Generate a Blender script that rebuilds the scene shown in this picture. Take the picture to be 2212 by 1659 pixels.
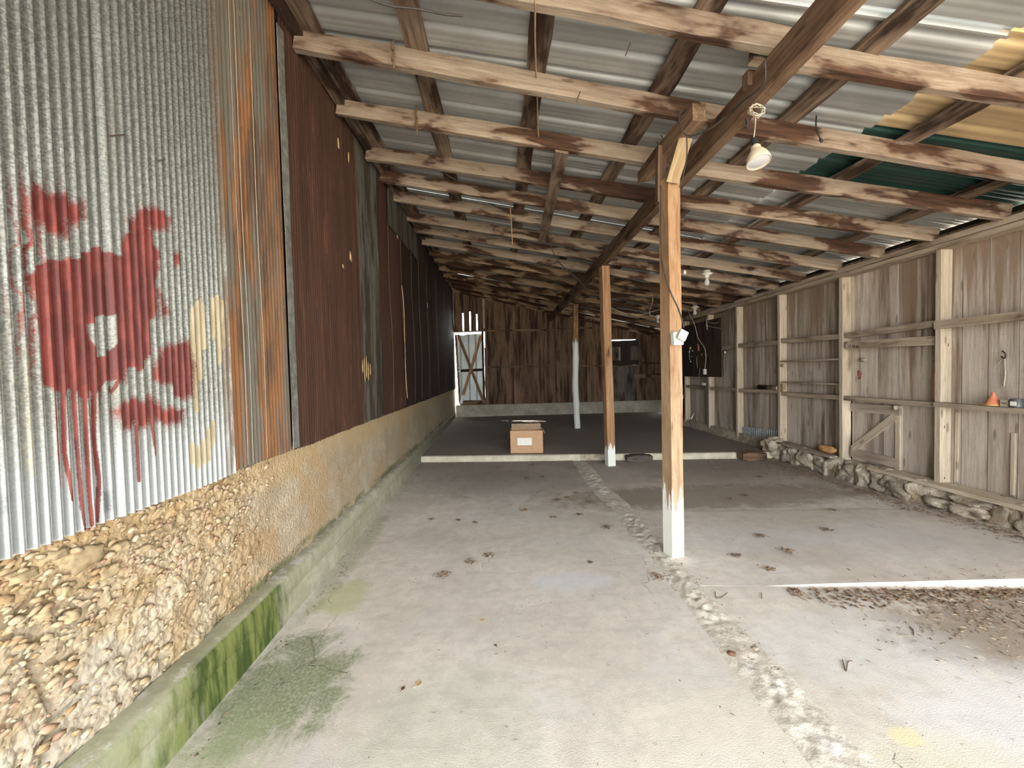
import bpy, bmesh, math, random
import numpy as np
from mathutils import Vector, Matrix, noise

random.seed(7); rng = np.random.default_rng(7)
sc = bpy.context.scene
for o in list(bpy.data.objects): bpy.data.objects.remove(o)

# ------------------------------------------------------------------ camera, light, exposure
F_PX, W_PX, H_PX = 870.0, 2212.0, 1659.0
CR = Vector((0.999195, -0.032153, -0.023987)); CU = Vector((0.024931, 0.029283, 0.99926)); CF = Vector((0.031427, 0.999054, -0.030061))
CAM = Vector((0, 0, 1.6))
cam = bpy.data.cameras.new('camera'); cam.sensor_width = 36; cam.lens = F_PX / W_PX * 36; cam.clip_start = .02; cam.clip_end = 300
co = bpy.data.objects.new('camera', cam); sc.collection.objects.link(co); sc.camera = co
m = Matrix((CR, CU, -CF)).transposed().to_4x4(); m.translation = CAM; co.matrix_world = m
def at(px, py, axis, val):          # where the sight line of a photo pixel meets a plane of the building
    d = CR * ((px - W_PX/2) / F_PX) - CU * ((py - H_PX/2) / F_PX) + CF
    i = 'XYZ'.index(axis); return CAM + d * ((val - CAM[i]) / d[i])

wd = bpy.data.worlds.new('sky'); sc.world = wd; wd.use_nodes = True
wn = wd.node_tree.nodes; wn.clear()
bg = wn.new('ShaderNodeBackground'); wo = wn.new('ShaderNodeOutputWorld')
bg.inputs[0].default_value = (.93, .97, 1.0, 1); bg.inputs[1].default_value = 3.3
wd.node_tree.links.new(bg.outputs[0], wo.inputs[0])
sun = bpy.data.lights.new('sun', 'SUN'); sun.energy = 16; sun.angle = .009; sun.color = (1, .95, .87)
so = bpy.data.objects.new('sun', sun); sc.collection.objects.link(so)
so.rotation_euler = Vector((2.0, -1.85, -3.3)).to_track_quat('-Z', 'Y').to_euler()
pl = bpy.data.lights.new('opening_portal', 'AREA'); pl.shape = 'RECTANGLE'; pl.size = 9; pl.size_y = 4.6; pl.energy = 1
pl.cycles.is_portal = True
po = bpy.data.objects.new('opening_portal', pl); sc.collection.objects.link(po); po.location = (2.6, -2.75, 2.3)
po.rotation_euler = (math.radians(90), 0, 0)
sc.view_settings.view_transform = 'Standard'; sc.view_settings.look = 'None'
sc.view_settings.gamma = 1; sc.view_settings.use_curve_mapping = False
sc.view_settings.exposure = 2.1
sc.cycles.max_bounces = 8; sc.cycles.diffuse_bounces = 5

# ------------------------------------------------------------------ roof planes of the shed
def zl(y): return 3.98 + .027*y
def zr(y): return 2.94 - .008*y
def rb(x, y):                        # underside of the rafters
    a = (x + 1.5) / 6.3; return zl(y)*(1-a) + zr(y)*a

# ------------------------------------------------------------------ materials
class G:
    def __init__(s, name):
        s.m = bpy.data.materials.new(name); s.m.use_nodes = True; s.t = s.m.node_tree; s.n = s.t.nodes; s.n.clear()
        s.out = s.n.new('ShaderNodeOutputMaterial'); s.b = s.n.new('ShaderNodeBsdfPrincipled')
        s.t.links.new(s.b.outputs[0], s.out.inputs[0]); s._oc = None
    def L(s, a, b): s.t.links.new(a, b)
    def put(s, sock, v):
        if hasattr(v, 'is_output') or isinstance(v, bpy.types.NodeSocket): s.L(v, sock)
        elif isinstance(v, (tuple, list)) and len(v) == 3 and sock.type == 'RGBA': sock.default_value = (*v, 1)
        else: sock.default_value = v
    def obj(s, rand=True):
        if s._oc: return s._oc
        tc = s.n.new('ShaderNodeTexCoord'); v = tc.outputs['Object']
        if rand:
            oi = s.n.new('ShaderNodeObjectInfo'); mm = s.n.new('ShaderNodeVectorMath'); mm.operation = 'MULTIPLY_ADD'
            cm = s.n.new('ShaderNodeCombineXYZ')
            for i in range(3): s.L(oi.outputs['Random'], cm.inputs[i])
            mm.inputs[1].default_value = (37, 53, 71)
            s.L(cm.outputs[0], mm.inputs[0]); s.L(v, mm.inputs[2]); v = mm.outputs[0]
        s._oc = v; return v
    def rnd(s): return s.n.new('ShaderNodeObjectInfo').outputs['Random']
    def pos(s): return s.n.new('ShaderNodeNewGeometry').outputs['Position']
    def sep(s, v):
        n = s.n.new('ShaderNodeSeparateXYZ'); s.L(v, n.inputs[0]); return n.outputs
    def mp(s, v, sc_, loc=(0, 0, 0)):
        n = s.n.new('ShaderNodeMapping'); s.L(v, n.inputs[0]); n.inputs['Scale'].default_value = sc_; n.inputs['Location'].default_value = loc; return n.outputs[0]
    def noise(s, v, scale=1., detail=4, rough=.6, dist=0):
        if isinstance(scale, tuple): v = s.mp(v, scale); scale = 1.
        n = s.n.new('ShaderNodeTexNoise'); s.L(v, n.inputs['Vector']); n.inputs['Scale'].default_value = scale
        n.inputs['Detail'].default_value = detail; n.inputs['Roughness'].default_value = rough; n.inputs['Distortion'].default_value = dist; return n.outputs[0]
    def vor(s, v, scale=1., feat='F1', out=0, rand=1):
        if isinstance(scale, tuple): v = s.mp(v, scale); scale = 1.
        n = s.n.new('ShaderNodeTexVoronoi'); n.feature = feat; s.L(v, n.inputs['Vector']); n.inputs['Scale'].default_value = scale
        n.inputs['Randomness'].default_value = rand; return n.outputs[out]
    def st(s, v, a, b, lo=0., hi=1.):
        n = s.n.new('ShaderNodeMapRange'); n.interpolation_type = 'SMOOTHSTEP'; s.put(n.inputs[0], v)
        s.put(n.inputs[1], a); s.put(n.inputs[2], b); n.inputs[3].default_value = lo; n.inputs[4].default_value = hi; return n.outputs[0]
    def mth(s, op, a, b=0., c=0.):
        n = s.n.new('ShaderNodeMath'); n.operation = op; s.put(n.inputs[0], a); s.put(n.inputs[1], b); s.put(n.inputs[2], c); return n.outputs[0]
    def mix(s, f, a, b, mode='MIX'):
        n = s.n.new('ShaderNodeMix'); n.data_type = 'RGBA'; n.blend_type = mode
        s.put(n.inputs[0], f); s.put(n.inputs[6], a); s.put(n.inputs[7], b); return n.outputs[2]
    def attr(s, name):
        n = s.n.new('ShaderNodeAttribute'); n.attribute_name = name; return n.outputs['Fac']
    def hsv(s, c, h=.5, sa=1., v=1.):
        n = s.n.new('ShaderNodeHueSaturation'); s.put(n.inputs['Hue'], h); s.put(n.inputs['Saturation'], sa); s.put(n.inputs['Value'], v); s.put(n.inputs['Color'], c); return n.outputs[0]
    def done(s, col, rough=.8, metal=0., bump=None, bs=.4, bd=.004, spec=.3):
        s.put(s.b.inputs['Base Color'], col); s.put(s.b.inputs['Roughness'], rough); s.put(s.b.inputs['Metallic'], metal)
        s.b.inputs['Specular IOR Level'].default_value = spec
        if bump is not None:
            n = s.n.new('ShaderNodeBump'); n.inputs['Strength'].default_value = bs; n.inputs['Distance'].default_value = bd
            s.put(n.inputs['Height'], bump); s.L(n.outputs[0], s.b.inputs['Normal'])
        return s.m

def plain(name, col, rough=.7, metal=0., var=.15):
    g = G(name); n = g.noise(g.obj(), 18, 4)
    return g.done(g.mix(g.st(n, .3, .7), tuple(c*(1-var) for c in col), tuple(min(1, c*(1+var)) for c in col)), rough, metal, n, .2, .002)

def wood(name, light, dark, stain=None, amt=.5, edge=.5, saw=0., grain=1., vvar=.25, stsc=(1.5, 5, 5), paint=None, streak=None, tint=None):
    """rough sawn boards, local X along the grain; stain = weather and soot stains of the wood itself"""
    g = G(name); v = g.obj()
    gr = g.noise(v, (1.3, 26*grain, 26*grain), 5, .65, .6); fi = g.noise(v, (7, 130*grain, 130*grain), 3, .6)
    c = g.mix(g.st(gr, .32, .68), dark, light)
    c = g.mix(g.mth('MULTIPLY', g.st(fi, .45, .7), .45), c, tuple(x*.55 for x in dark))
    big = g.noise(v, (.8, 3, 3), 3, .5); c = g.mix(g.st(big, .35, .65, 0, .35), c, tuple((a+b)*.35 for a, b in zip(light, dark)))
    kn = g.vor(v, (2.2, 9, 9)); c = g.mix(g.st(kn, .16, .08, 0, .75), c, tuple(x*.4 for x in dark))
    if saw:
        x, y, z = g.sep(v)[:3]; w = g.n.new('ShaderNodeTexWave'); g.L(g.mp(v, (22, 4, 4)), w.inputs[0]); w.inputs['Scale'].default_value = 1.5
        w.inputs['Distortion'].default_value = 6; w.inputs['Detail'].default_value = 3
        c = g.mix(g.mth('MULTIPLY', g.st(w.outputs['Fac'], .6, .95), saw), c, tuple(x_*.5 for x_ in dark))
    if stain:
        sn = g.noise(v, stsc, 4, .55, .3); mk = g.st(sn, 1-amt-.02*edge*2, 1-amt+.05*edge*2)
        s2 = g.mix(g.st(g.noise(v, (3, 30, 30), 4), .35, .65), stain, tuple(x*.35 for x in stain))
        ring = g.mth('MULTIPLY', g.st(sn, 1-amt-.09, 1-amt-.01), .3)
        c = g.mix(ring, c, tuple(x*1.6 for x in stain)); c = g.mix(g.mth('MULTIPLY', mk, .93), c, s2)
    c = g.hsv(c, .5, 1., g.mth('MULTIPLY_ADD', g.rnd(), vvar*2, 1-vvar))
    if tint:
        X = g.sep(g.n.new('ShaderNodeTexCoord').outputs['Object'])[0]
        tm = g.st(g.mth('MULTIPLY_ADD', g.noise(v, (1, 14, 14), 4, .6), 1.2, X), tint[0]+.6, tint[1]+.6); c = g.mix(g.mth('MULTIPLY', tm, .7), c, g.mix(g.st(fi, .4, .7), tint[2], tuple(x*.6 for x in tint[2])))
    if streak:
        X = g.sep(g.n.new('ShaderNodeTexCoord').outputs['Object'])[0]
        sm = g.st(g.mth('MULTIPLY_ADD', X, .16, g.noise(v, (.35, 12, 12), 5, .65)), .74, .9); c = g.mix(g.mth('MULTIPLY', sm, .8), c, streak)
    if paint:
        X = g.sep(g.n.new('ShaderNodeTexCoord').outputs['Object'])[0]
        nn = g.noise(v, (3, 26, 26), 5, .7)
        e = g.mth('ADD', X, g.mth('MULTIPLY_ADD', nn, -paint[1], paint[1]*.5))
        pm = g.mth('MULTIPLY', g.st(e, paint[0]+.03, paint[0]-.03), g.st(g.noise(v, (5, 30, 30), 6, .75), paint[3], paint[3]+.06))
        c = g.mix(pm, c, paint[2])
    return g.done(c, .82, 0, g.mth('MULTIPLY_ADD', fi, .5, gr), .55, .005, .25)

M = {}
M['rafter'] = wood('rafter_wood', (.44, .36, .28), (.27, .205, .15), (.085, .038, .021), .475, .6, .28, vvar=.12)
M['rafter_back'] = wood('old_rafter_wood', (.42, .31, .20), (.24, .16, .095), (.06, .026, .013), .53, .6, .2, vvar=.2)
M['purlin'] = wood('lath_board_wood', (.34, .25, .18), (.12, .08, .055), (.05, .028, .018), .5, .9, .1, vvar=.2)
M['beam'] = wood('beam_wood', (.27, .175, .11), (.12, .07, .042), (.06, .03, .016), .42, 1., .1)
M['post'] = wood('post_wood', (.50, .365, .235), (.29, .175, .095), (.12, .055, .028), .36, .8, 0, grain=.55, vvar=.04, paint=(.5, .9, (.80, .80, .74), .30), tint=(1.3, 2.3, (.36, .20, .095)))
M['post_far'] = wood('far_post_wood', (.46, .28, .155), (.28, .15, .075), (.1, .04, .02), .36, .8, 0, vvar=.04, paint=(.32, .5, (.74, .75, .70), .30))
M['post_new'] = wood('spliced_wood', (.47, .36, .21), (.32, .22, .115), (.2, .09, .04), .3, .8, 0, vvar=.03)
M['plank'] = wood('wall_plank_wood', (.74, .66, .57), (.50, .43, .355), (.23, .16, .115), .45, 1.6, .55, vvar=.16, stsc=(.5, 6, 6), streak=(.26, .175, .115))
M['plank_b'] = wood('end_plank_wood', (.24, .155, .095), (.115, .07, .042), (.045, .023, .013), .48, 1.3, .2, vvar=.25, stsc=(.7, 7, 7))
M['stud'] = wood('stud_wood', (.70, .61, .47), (.50, .41, .30), (.2, .14, .09), .34, 1.6, .3, vvar=.08, stsc=(1, 5, 5))
M['girt'] = wood('girt_wood', (.52, .43, .33), (.33, .26, .19), (.16, .11, .07), .4, 1.3, .2, vvar=.12)
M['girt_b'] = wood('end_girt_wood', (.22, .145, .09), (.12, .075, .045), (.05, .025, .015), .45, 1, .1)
M['dark_wood'] = wood('dark_wood', (.05, .035, .026), (.022, .016, .012), None, vvar=.2)
M['ply'] = wood('dark_plywood', (.075, .048, .032), (.05, .032, .022), (.03, .018, .012), .45, 1.2, 0, vvar=.05)
M['grey_plank'] = wood('grey_plank_wood', (.17, .145, .12), (.09, .075, .06), (.03, .02, .015), .45, 1.2)

def concrete(name, a, b, blue=.3, sc1=1.2, speck=.5, world=True):
    g = G(name); v = g.pos() if world else g.obj()
    n1 = g.noise(v, sc1, 6, .6, .4); n2 = g.noise(v, 9, 6, .7); n3 = g.noise(v, 140, 3, .6)
    c = g.mix(g.st(n1, .35, .65), a, b)
    c = g.mix(g.st(n2, .38, .66, 0, .38), c, tuple(x*.72 for x in a)); c = g.mix(g.st(g.noise(v, (3, 11, 4), 6, .7, .8), .5, .64, 0, .3), c, tuple(x*.7 for x in a)); c = g.mix(g.st(g.noise(v, 30, 5, .7), .55, .7, 0, .3), c, tuple(min(.85, x*1.25) for x in b))
    c = g.mix(g.st(g.noise(v, sc1*1.7, 5, .65), .5, .68, 0, blue), c, (b[0]*.86, b[1]*.93, b[2]*1.12))
    c = g.mix(g.st(n3, .62, .75, 0, speck), c, tuple(x*.45 for x in a))
    return g, v, c, n1, n2, n3

def floor_mat(name, raised=False):
    a, b = ((.31, .27, .235), (.38, .335, .295)) if raised else ((.60, .545, .475), (.72, .66, .59))
    g, v, c, n1, n2, n3 = concrete(name, a, b, .22 if not raised else .12, .9)
    X, Y, Z = g.sep(v)[:3]; ed = g.noise(v, 2.2, 6, .7)
    ma = lambda *k: g.mth(*k)
    e = ma('MULTIPLY_ADD', ed, 1.0, -.5)
    # the floor colour turns greyer and darker the further it lies from the doorway
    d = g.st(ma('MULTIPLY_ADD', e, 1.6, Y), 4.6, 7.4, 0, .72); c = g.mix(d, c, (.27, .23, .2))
    e6 = ma('MULTIPLY_ADD', g.noise(v, 5.5, 6, .75, .5), 1.5, -.75)
    # moss growing along the kerb
    def blob(cx, cy, rx, ry, soft=.5, k=1.1):
        dx = ma('DIVIDE', ma('SUBTRACT', X, cx), rx); dy = ma('DIVIDE', ma('SUBTRACT', Y, cy), ry)
        r = ma('ADD', ma('MULTIPLY', dx, dx), ma('MULTIPLY', dy, dy))
        r = ma('MULTIPLY_ADD', e6, k*2.4, r); return g.st(r, 1+soft, 1-soft)
    if not raised:
        fine = g.st(g.noise(v, 60, 4, .75), .3, .6, .45, 1)
        for (cx, cy, rx, ry, f, col) in ((-1.15, 2.08, .30, .40, .88, (.17, .215, .095)), (-1.20, 1.45, .25, .45, .5, (.36, .41, .24)), (-1.16, 2.9, .14, .24, .6, (.42, .45, .16)), (-1.34, 3.6, .10, 1.0, .5, (.26, .27, .13)),
                                         (-.25, 1.75, .36, .42, .28, (.42, .47, .36)), (-.45, 1.35, .3, .2, .25, (.42, .47, .36))):
            c = g.mix(ma('MULTIPLY', ma('MULTIPLY', blob(cx, cy, rx, ry, .6, 1.3), f), fine), c, col)
        for (cx, cy, rx, ry, f, col) in ((3.15, 2.2, .85, .38, .85, (.30, .245, .19)), (2.6, 4.9, 2.0, .45, .75, (.27, .22, .175)), (3.8, 5.9, 1.6, .9, .5, (.30, .25, .21)), (2.5, 3.3, .5, .25, .3, (.36, .30, .24)),
                                         (2.3, 3.6, .6, .3, .35, (.60, .60, .62)), (3.6, 3.4, .9, .5, .35, (.64, .63, .64)), (2.0, 2.2, .6, .3, .35, (.66, .65, .66)), (2.5, 1.6, .7, .4, .5, (.68, .68, .69)),
                                         (.52, 3.0, .33, .14, .6, (.64, .64, .66)), (1.75, 1.42, .4, .22, .4, (.66, .62, .45)), (1.35, 1.35, .12, .2, .6, (.72, .62, .38)), (1.7, 1.62, .07, .05, .6, (.78, .66, .38)), (0, 5.8, 1.3, .7, .35, (.25, .22, .19)), (1.0, 1.45, .5, .5, .45, (.74, .68, .58))):
            c = g.mix(ma('MULTIPLY', blob(cx, cy, rx, ry, .5, .8), f), c, col)
    cr = g.vor(g.mp(ma and v, (.8, .55, .8)), 1.0, 'DISTANCE_TO_EDGE')
    w2 = g.n.new('ShaderNodeVectorMath'); w2.operation = 'ADD'; cn = g.n.new('ShaderNodeTexNoise'); cn.inputs['Scale'].default_value = 5; cn.inputs['Detail'].default_value = 5
    g.L(v, cn.inputs['Vector']); sc2 = g.n.new('ShaderNodeVectorMath'); sc2.operation = 'SCALE'; g.L(cn.outputs['Color'], sc2.inputs[0]); sc2.inputs['Scale'].default_value = .28
    g.L(v, w2.inputs[0]); g.L(sc2.outputs[0], w2.inputs[1]); cr = g.vor(w2.outputs[0], .62, 'DISTANCE_TO_EDGE')
    crk = ma('MULTIPLY', g.st(cr, .003, .001), g.st(g.noise(v, 1.1, 2), .55, .62))
    c = g.mix(ma('MULTIPLY', crk, .6), c, (.16, .13, .11))
    dk = g.st(g.vor(v, 13), .035, .018, 0, .75); c = g.mix(dk, c, (.13, .09, .06)); wh = g.st(g.vor(v, 24), .07, .04, 0, .8); c = g.mix(ma('MULTIPLY', wh, g.st(g.noise(v, 3, 3), .5, .6)), c, (.8, .78, .74))
    bp = ma('ADD', ma('MULTIPLY_ADD', n2, .6, n3), ma('MULTIPLY', crk, -3))
    return g.done(c, .9, 0, bp, .5, .004, .15)
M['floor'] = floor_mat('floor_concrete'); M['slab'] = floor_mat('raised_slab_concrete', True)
g, v, c, *_r = concrete('broken_concrete', (.56, .50, .42), (.72, .66, .57), .3, 5); M['broken'] = g.done(c, .95, 0, _r[1], .9, .015, .1)
g, v, c, *_r = concrete('slab_edge_concrete', (.50, .45, .35), (.64, .59, .46), .1, 3); M['edge'] = g.done(c, .95, 0, _r[1], .7, .008, .1)
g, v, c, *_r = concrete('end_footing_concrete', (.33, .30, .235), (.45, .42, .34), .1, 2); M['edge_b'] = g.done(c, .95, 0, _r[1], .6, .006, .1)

def stem_mat():
    g, v, c, n1, n2, n3 = concrete('old_footing_concrete', (.38, .305, .205), (.50, .43, .32), .25, 1.6, .5)
    X, Y, Z = g.sep(v)[:3]; ma = lambda *k: g.mth(*k); e = ma('MULTIPLY_ADD', g.noise(v, 2.5, 5, .7), 1., -.5)
    # exposed aggregate near the doorway: yellow and brown gravel
    vc = g.vor(v, 55, 'F1', 1); vc = g.hsv(vc, .5, .15, 1.); ag = g.mix(.45, g.mix(g.st(g.sep(vc)[0], .2, .8), (.27, .175, .085), (.46, .375, .255)), vc, 'SOFT_LIGHT')
    ag = g.mix(g.st(g.noise(v, 6, 5, .7), .4, .62), ag, (.38, .28, .155))
    m1 = g.st(ma('MULTIPLY_ADD', e, 1.8, Y), 3.2, 1.9); m1 = ma('MULTIPLY', m1, g.st(g.noise(v, 3.4, 5, .7), .38, .58, .2, 1)); c = g.mix(m1, c, ag)
    c = g.mix(g.st(g.noise(v, (1, 2.5, 2), 5, .6), .5, .62, 0, .6), c, (.40, .27, .14))
    c = g.mix(ma('MULTIPLY', g.st(ma('MULTIPLY_ADD', e, .5, Z), .8, 1.0), .5), c, (.50, .35, .17))
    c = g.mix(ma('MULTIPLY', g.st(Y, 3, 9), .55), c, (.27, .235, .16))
    pal = ma('MULTIPLY', g.st(ma('MULTIPLY_ADD', e, .9, Z), .62, .45), g.st(ma('MULTIPLY_ADD', e, 1.2, Y), 1.9, 1.4)); c = g.mix(ma('MULTIPLY', pal, .7), c, (.47, .435, .37))
    ln = ma('MULTIPLY', g.st(ma('MULTIPLY_ADD', e, .12, Z), .37, .31), g.st(Y, 1.9, 2.3)); ln = ma('MULTIPLY', ln, g.st(g.noise(v, (1, 3, 6), 5, .7), .4, .55)); c = g.mix(ma('MULTIPLY', ln, .8), c, (.10, .115, .05))
    return g.done(c, .93, 0, ma('ADD', n2, ma('MULTIPLY', g.vor(v, 55), -.9)), .8, .008, .12)
M['stem'] = stem_mat()
def curb_mat():
    g, v, c, n1, n2, n3 = concrete('kerb_concrete', (.35, .33, .23), (.46, .43, .33), .2, 2.4, .4)
    X, Y, Z = g.sep(v)[:3]; ma = lambda *k: g.mth(*k); e = ma('MULTIPLY_ADD', g.noise(v, (3, 3, 1.2), 6, .75), 1., -.5)
    top = g.st(Z, .272, .284)
    gr = g.mix(g.st(g.noise(v, (6, 14, 2.5), 5, .7), .38, .62), (.05, .075, .02), (.175, .195, .06))
    m1 = g.st(ma('ABSOLUTE', ma('MULTIPLY_ADD', e, 1.5, ma('SUBTRACT', Y, 2.15))), .75, .3)
    m2 = ma('MULTIPLY', g.st(ma('MULTIPLY_ADD', e, 2., Y), 4.6, .8, 0, .5), g.st(e, -.06, .05))
    mk = ma('MULTIPLY', ma('MAXIMUM', m1, m2), ma('SUBTRACT', 1, ma('MULTIPLY', top, .75))); c = g.mix(mk, c, gr)
    c = g.mix(ma('MULTIPLY', g.st(Y, 1.9, 1.2), .5), c, (.33, .36, .21))
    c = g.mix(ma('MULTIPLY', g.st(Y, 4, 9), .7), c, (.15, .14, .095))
    wht = ma('MULTIPLY', top, g.st(g.noise(v, 7, 5, .7), .5, .62)); c = g.mix(ma('MULTIPLY', wht, .6), c, (.62, .60, .58))
    bl = g.st(ma('ABSOLUTE', ma('SUBTRACT', Z, .165)), .004, .001, 0, .5); c = g.mix(bl, c, (.14, .12, .08))
    return g.done(c, .9, 0, n2, .6, .006, .15)
M['curb'] = curb_mat()

def tin_near():
    g = G('galvanised_tin_with_spray_paint'); v = g.pos()
    sp = g.vor(v, 150, 'F1', 1); sn = g.noise(v, 190, 3, .7); big = g.noise(v, (1, 1.6, .5), 4)
    c = g.mix(g.st(g.sep(sp)[0], .2, .8), (.125, .128, .112), (.215, .218, .195)); c = g.mix(g.st(sn, .6, .72, 0, .75), c, (.055, .057, .05))
    c = g.mix(g.st(big, .35, .65, 0, .3), c, (.13, .13, .115))
    Z = g.sep(v)[2]; c = g.mix(g.st(Z, 1.6, 1.08, 0, .75), c, (.36, .38, .385))  # paler colour low on the sheets stands in for the light there
    ma = lambda *k: g.mth(*k); nz = ma('MULTIPLY_ADD', g.noise(v, 110, 4, .75), 1, -.5)
    cr = g.mix(g.st(g.noise(v, (1, 40, 4), 3), .4, .6), (.30, .24, .135), (.38, .315, .19))
    c = g.mix(ma('MULTIPLY', g.st(ma('MULTIPLY_ADD', nz, .5, g.attr('cream')), .38, .62), .85), c, cr)
    rd = g.mix(g.st(g.noise(v, (1, 30, 6), 4), .4, .65), (.085, .010, .007), (.175, .028, .018))
    c = g.mix(ma('MULTIPLY', g.st(ma('MULTIPLY_ADD', nz, .55, g.attr('red')), .38, .66), .95), c, rd)
    c = g.mix(ma('MULTIPLY', g.st(ma('MULTIPLY_ADD', nz, .5, g.attr('black')), .3, .9), .8), c, (.05, .055, .07))
    rust = ma('MULTIPLY', g.attr('rust'), g.st(g.noise(v, (1, 60, 3), 4, .7), .35, .6)); c = g.mix(rust, c, (.12, .075, .045))
    return g.done(c, .45, ma('MULTIPLY', .55, ma('SUBTRACT', 1, g.mth('MINIMUM', 1, ma('ADD', g.attr('red'), ma('ADD', g.attr('cream'), rust))))), g.mth('ADD', sn, g.sep(sp)[1]), .12, .002, .22)
M['tin'] = tin_near()

def rusty(name, base, hot, grey, gamt, hamt, cyy=0, streak=14):
    g = G(name); v = g.obj(); ma = lambda *k: g.mth(*k)
    n = g.noise(v, (1, streak, .6), 5, .65, .6); n2 = g.noise(v, (2, 60, 3), 5, .75); n3 = g.noise(v, 2.2, 5, .7)
    c = g.mix(g.st(n, .35, .7), tuple(x*.62 for x in base), base)
    c = g.mix(g.st(n2, .5, .72, 0, .5), c, tuple(min(1, x*1.7) for x in base))
    hm = g.st(ma('MULTIPLY_ADD', n2, .35, g.noise(v, (1, 6, 1.1), 5, .65)), 1-hamt+.1, 1-hamt+.28); c = g.mix(ma('MULTIPLY', hm, .9), c, hot)
    gm = g.st(ma('MULTIPLY_ADD', n2, .25, g.noise(v, (1, 7, .7), 5, .65)), 1-gamt+.08, 1-gamt+.2); c = g.mix(ma('MULTIPLY', gm, .88), c, grey)
    c = g.mix(g.st(g.vor(v, 9), .05, .02, 0, .8), c, tuple(x*2.4 for x in base))
    ch = g.st(g.vor(v, (1, 3.1, 2.3)), .045, .03); c = g.mix(ma('MULTIPLY', ch, g.st(g.noise(v, 40, 3), .45, .55)), c, (.62, .48, .24))
    return g.done(c, .75, .05, n2, .35, .003, .3)
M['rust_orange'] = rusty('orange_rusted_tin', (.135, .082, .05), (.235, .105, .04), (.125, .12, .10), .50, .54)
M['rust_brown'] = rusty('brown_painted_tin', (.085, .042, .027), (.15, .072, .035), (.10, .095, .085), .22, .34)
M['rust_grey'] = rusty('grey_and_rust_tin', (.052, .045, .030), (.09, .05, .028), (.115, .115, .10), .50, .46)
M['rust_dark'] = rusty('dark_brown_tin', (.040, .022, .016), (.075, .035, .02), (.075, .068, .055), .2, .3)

def roofmat(name, col, rough=.5):
    g = G(name); v = g.pos(); n = g.noise(v, (2, 2, 2), 4); n2 = g.noise(v, 45, 4, .7)
    c = g.mix(g.st(n, .35, .65), tuple(x*.88 for x in col), tuple(min(1, x*1.08) for x in col)); c = g.mix(g.st(n2, .55, .8, 0, .25), c, tuple(x*.7 for x in col))
    return g.done(c, rough-.08, .3, n2, .06, .001, .4)
M['roof'] = roofmat('grey_roof_tin', (.42, .43, .42)); M['roof_tan'] = roofmat('tan_roof_tin', (.58, .43, .24)); M['roof_green'] = roofmat('green_roof_tin', (.02, .06, .05))
M['door_tin'] = roofmat('grey_door_tin', (.36, .39, .37)); M['flash'] = plain('dull_grey_flashing', (.19, .19, .17), .6, .2, .3); M['zinc'] = plain('blue_grey_corrugated_tin', (.30, .32, .33), .4, .5, .25)

g = G('rock'); v = g.obj(); n = g.noise(v, 9, 6, .7); n2 = g.noise(v, 40, 5, .75)
c = g.mix(g.st(n, .35, .65), (.40, .33, .25), (.64, .56, .44)); c = g.mix(g.st(g.noise(v, 3, 3), .55, .7, 0, .6), c, (.44, .29, .16)); c = g.mix(g.st(n2, .58, .72, 0, .6), c, (.17, .13, .10))
c = g.hsv(c, .5, 1, g.mth('MULTIPLY_ADD', g.rnd(), .35, .85)); M['rock'] = g.done(c, .95, 0, g.mth('ADD', n, n2), 1., .02, .1)
g = G('mortar'); v = g.pos(); n = g.noise(v, 12, 6, .7); M['mortar'] = g.done(g.mix(g.st(n, .35, .65), (.32, .265, .205), (.54, .47, .37)), .95, 0, n, 1, .03, .1)
g = G('pebbles'); v = g.pos(); vc = g.sep(g.vor(v, 26, 'F1', 1)); c = g.mix(vc[0], (.34, .225, .11), (.52, .44, .31)); c = g.mix(g.st(vc[1], .75, .9, 0, .6), c, (.42, .24, .17)); M['pebble'] = g.done(c, .85, 0, g.noise(v, 60, 4), .5, .004, .2)
g = G('dead_leaves'); v = g.pos(); vc = g.sep(g.vor(v, 60, 'F1', 1)); c = g.mix(vc[0], (.07, .042, .027), (.27, .18, .11)); M['leaf'] = g.done(c, .85, 0, None)
M['wstone'] = plain('ochre_field_stone', (.34, .26, .15), .9, 0, .3); M['leaf_tan'] = plain('tan_leaf', (.50, .36, .18)); M['straw'] = plain('straw', (.42, .34, .23)); M['acorn'] = plain('brown_husk', (.15, .075, .04))
M['card'] = plain('cardboard', (.50, .315, .185), .85, 0, .06); M['card_in'] = plain('cardboard_inside', (.36, .25, .165), .85); M['white'] = plain('white_paper', (.78, .78, .72), .7, 0, .04)
M['black'] = plain('black_rubber', (.03, .03, .032), .6); M['wire'] = plain('dark_cable', (.05, .042, .036), .6); M['wire_w'] = plain('pale_cable', (.42, .37, .29), .6); M['rust_nail'] = plain('rusty_iron', (.07, .04, .03), .8)
M['twine'] = plain('jute_twine', (.42, .28, .16), .9); M['twine_d'] = plain('old_dark_twine', (.16, .10, .06), .9); M['porc'] = plain('white_porcelain', (.70, .68, .60), .35); M['shade'] = plain('aged_white_enamel', (.62, .50, .36), .45, 0, .1)
M['box_grey'] = plain('grey_metal_box', (.50, .49, .43), .5, 0, .08); M['box_white'] = plain('white_metal_box', (.74, .74, .70), .5, 0, .05)
M['orange'] = plain('orange_plastic', (.62, .22, .12), .5); M['yellow'] = plain('yellow_rim', (.62, .46, .14), .5); M['brick'] = plain('orange_brick', (.50, .27, .11), .9, 0, .3)
M['steel'] = plain('dull_steel', (.35, .35, .34), .45, .6); M['red'] = plain('red_paint', (.30, .11, .095), .8, 0, .3); M['tan_box'] = plain('beige_tin_box', (.48, .42, .32), .6); M['can'] = plain('dark_can', (.10, .10, .11), .45, .3)
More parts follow.
